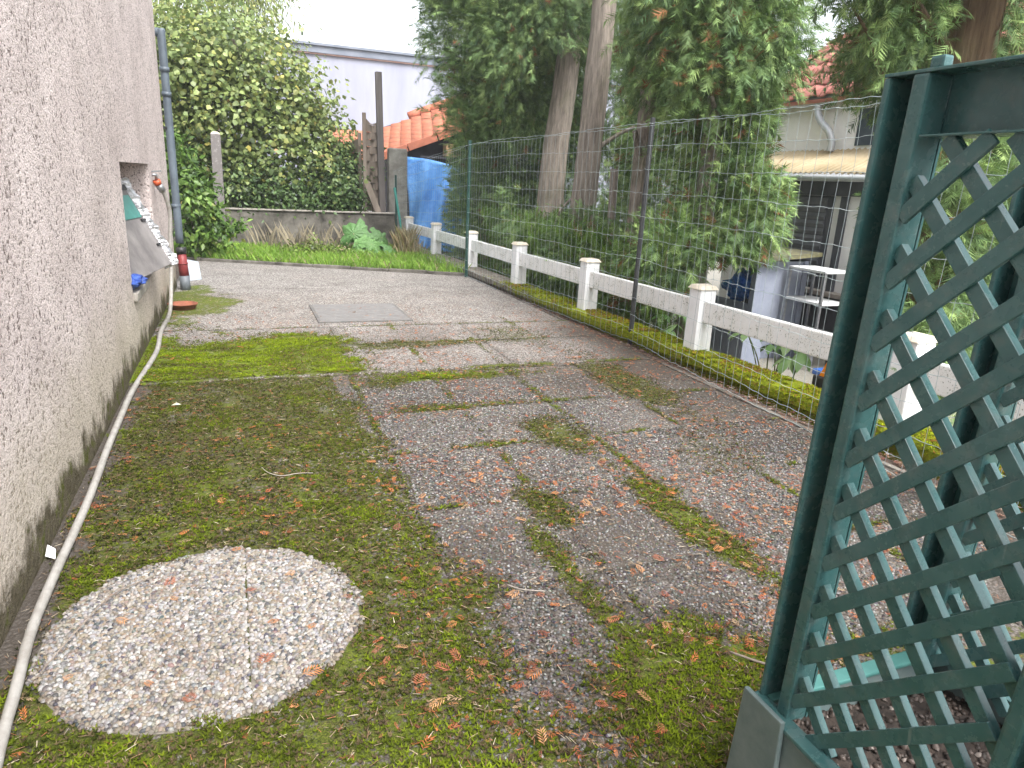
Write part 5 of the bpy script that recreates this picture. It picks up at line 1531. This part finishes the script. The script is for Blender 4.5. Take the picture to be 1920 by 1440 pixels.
# grey cabinet (bin shelter) with a blue bag
cb = empty("cabinet", (6.3, 7.4, GZ)); tag(cb, "blue grey wooden cabinet with mossy roof and open hatch behind the fence", "cabinet")
cx0, cx1, cy0, cy1 = 6.12, 6.9, 7.10, 8.2
box("front_panel", (cx0, cy0 + .08, GZ), (cx0 + .03, cy1, .10), M['cabinet'], cb, .004)
box("top_rail", (cx0 - .004, cy0 + .08, .56), (cx0 + .03, cy1, .68), M['cabinet'], cb, .004)
box("side_panel", (cx0 + .03, cy0, GZ), (cx1, cy0 + .03, .66), M['cabinet'], cb, .004)
for y in (cy0, cy0 + .42 - .42):
    pass
box("corner_post", (cx0 - .02, cy0 - .02, GZ), (cx0 + .06, cy0 + .078, .67), M['cabinet'], cb, .006)
box("corner_post", (cx1 - .06, cy0 - .022, GZ), (cx1 + .02, cy0 - .001, .67), M['cabinet'], cb, .006)
box("back_panel", (cx1, cy0 + .03, GZ), (cx1 + .03, cy1, .66), M['anthracite'], cb)
hexa("roof", [(cx0 - .14, cy0 - .14, .66), (cx1 + .1, cy0 - .14, .74), (cx1 + .1, cy1, .74), (cx0 - .14, cy1, .66), (cx0 - .14, cy0 - .14, .71), (cx1 + .1, cy0 - .14, .79), (cx1 + .1, cy1, .79), (cx0 - .14, cy1, .71)], plain("mossy_felt", (.06, .06, .05), (.16, .15, .07), 9, .95, .8, 40), cb)
crumple("plastic_bag", (6.32, 7.62, .28), .20, M['blue_bag'], 14, "bright blue plastic bag stuffed in the cabinet hatch", "bag", (.6, 1.3, .95), 30)
# lower step box in front of the cabinet
lb = empty("storage_bin", (5.5, 7.3, GZ)); tag(lb, "low pale grey bin seen below the fence rail in front of the cabinet", "bin")
box("body", (5.42, 6.42, GZ), (5.75, 7.25, -.02), M['cabinet'], lb, .01)
box("lid", (5.40, 6.40, -.018), (5.77, 7.27, .01), M['cabinet'], lb, .008)
box("foot_post", (5.40, 6.34, GZ), (5.47, 6.395, .0), M['cabinet'], lb, .004)

# metal rack
rk = empty("metal_rack", (6.75, 6.8, GZ)); tag(rk, "white metal shelf rack standing against the dark porch wall", "rack")
ry0, ry1, rx0, rx1 = 6.42, 7.0, 6.55, 6.95
for x in (rx0, rx1):
    for y in (ry0, ry1):
        bar("leg", (x, y, GZ), (x, y, .60), .03, .03, M['metal'], rk, up=(0, 1, 0))
for z in (-.2, .20, .59):
    box("shelf", (rx0 - .015, ry0 - .015, z), (rx1 + .015, ry1 + .015, z + .03), M['fence_white_clean'], rk, .004)
def stick(name, label, cat, a, b, r, mat, head=None):
    t = empty(name, a); tag(t, label, cat)
    tube("handle", [a, b], r, mat, t, 8)
    return t
br = stick("broom", "broom with blue handle leaning on the stone ledge", "broom", (6.62, 6.18, GZ + .06), (7.15, 6.62, .52), .014, M['broom_blue'])
box("head", (6.50, 6.05, GZ), (6.66, 6.32, GZ + .07), M['broom_blue'], br, .01)
rb = stick("broom", "wooden handled broom with dark red bristles by the porch", "broom", (6.86, 6.0, GZ + .12), (7.16, 6.48, .64), .013, M['handle_wood'])
hexa("bristles", [(6.72, 5.80, GZ), (6.92, 5.80, GZ), (6.92, 6.12, GZ), (6.72, 6.12, GZ), (6.80, 5.90, GZ + .2), (6.88, 5.90, GZ + .2), (6.88, 6.06, GZ + .2), (6.80, 6.06, GZ + .2)], M['red_bristle'], rb, .01)
st = stick("rake_handle", "shorter wooden handle leaning beside the red broom", "tool handle", (6.80, 5.88, GZ), (7.14, 6.42, .42), .013, M['handle_wood'])
wc = crumple("wood_offcut", (6.35, 5.88, GZ + .04), .10, M['handle_wood'], 5, "pale wood offcut on the gravel beside the red bristles", "wood", (1.3, .9, .4), 14)
# amber reflector lamp on the kerb
wl = empty("warning_light", (4.0, 3.75, .12)); tag(wl, "black warning light with amber triangle reflector on the mossy kerb", "warning light")
box("base", (3.96, 3.62, .0), (4.12, 3.84, .185), M['black_plastic'], wl, .015)
hexa("reflector", [(3.985, 3.70, .186), (4.015, 3.70, .186), (4.015, 3.80, .186), (3.985, 3.80, .186), (3.99, 3.74, .30), (4.01, 3.74, .30), (4.01, 3.755, .30), (3.99, 3.755, .30)], M['amber'], wl)
box("holder", (4.017, 3.66, .186), (4.06, 3.80, .31), M['black_plastic'], wl, .01)

# thin scattering volume, added to imitate lens glare and lift the shadows
hz = box("glare_veil", (-92, -62, -1.7), (112, 142, 9.5), None)
hz.data.materials.clear()
hm = bpy.data.materials.new("glare_veil_air"); hm.use_nodes = True
ht = hm.node_tree; ht.nodes.clear()
hv = ht.nodes.new("ShaderNodeVolumePrincipled"); hv.inputs['Color'].default_value = (.95, .97, 1.0, 1); hv.inputs['Density'].default_value = .0022; hv.inputs['Anisotropy'].default_value = .3
ho = ht.nodes.new("ShaderNodeOutputMaterial"); ht.links.new(hv.outputs[0], ho.inputs['Volume'])
hz.data.materials.append(hm)
tag(hz, kind="stuff")
print("pebbles", NPEB, "moss", NMOSS, "fronds", NFR, "tris", sum(len(m.polygons) for m in bpy.data.meshes))
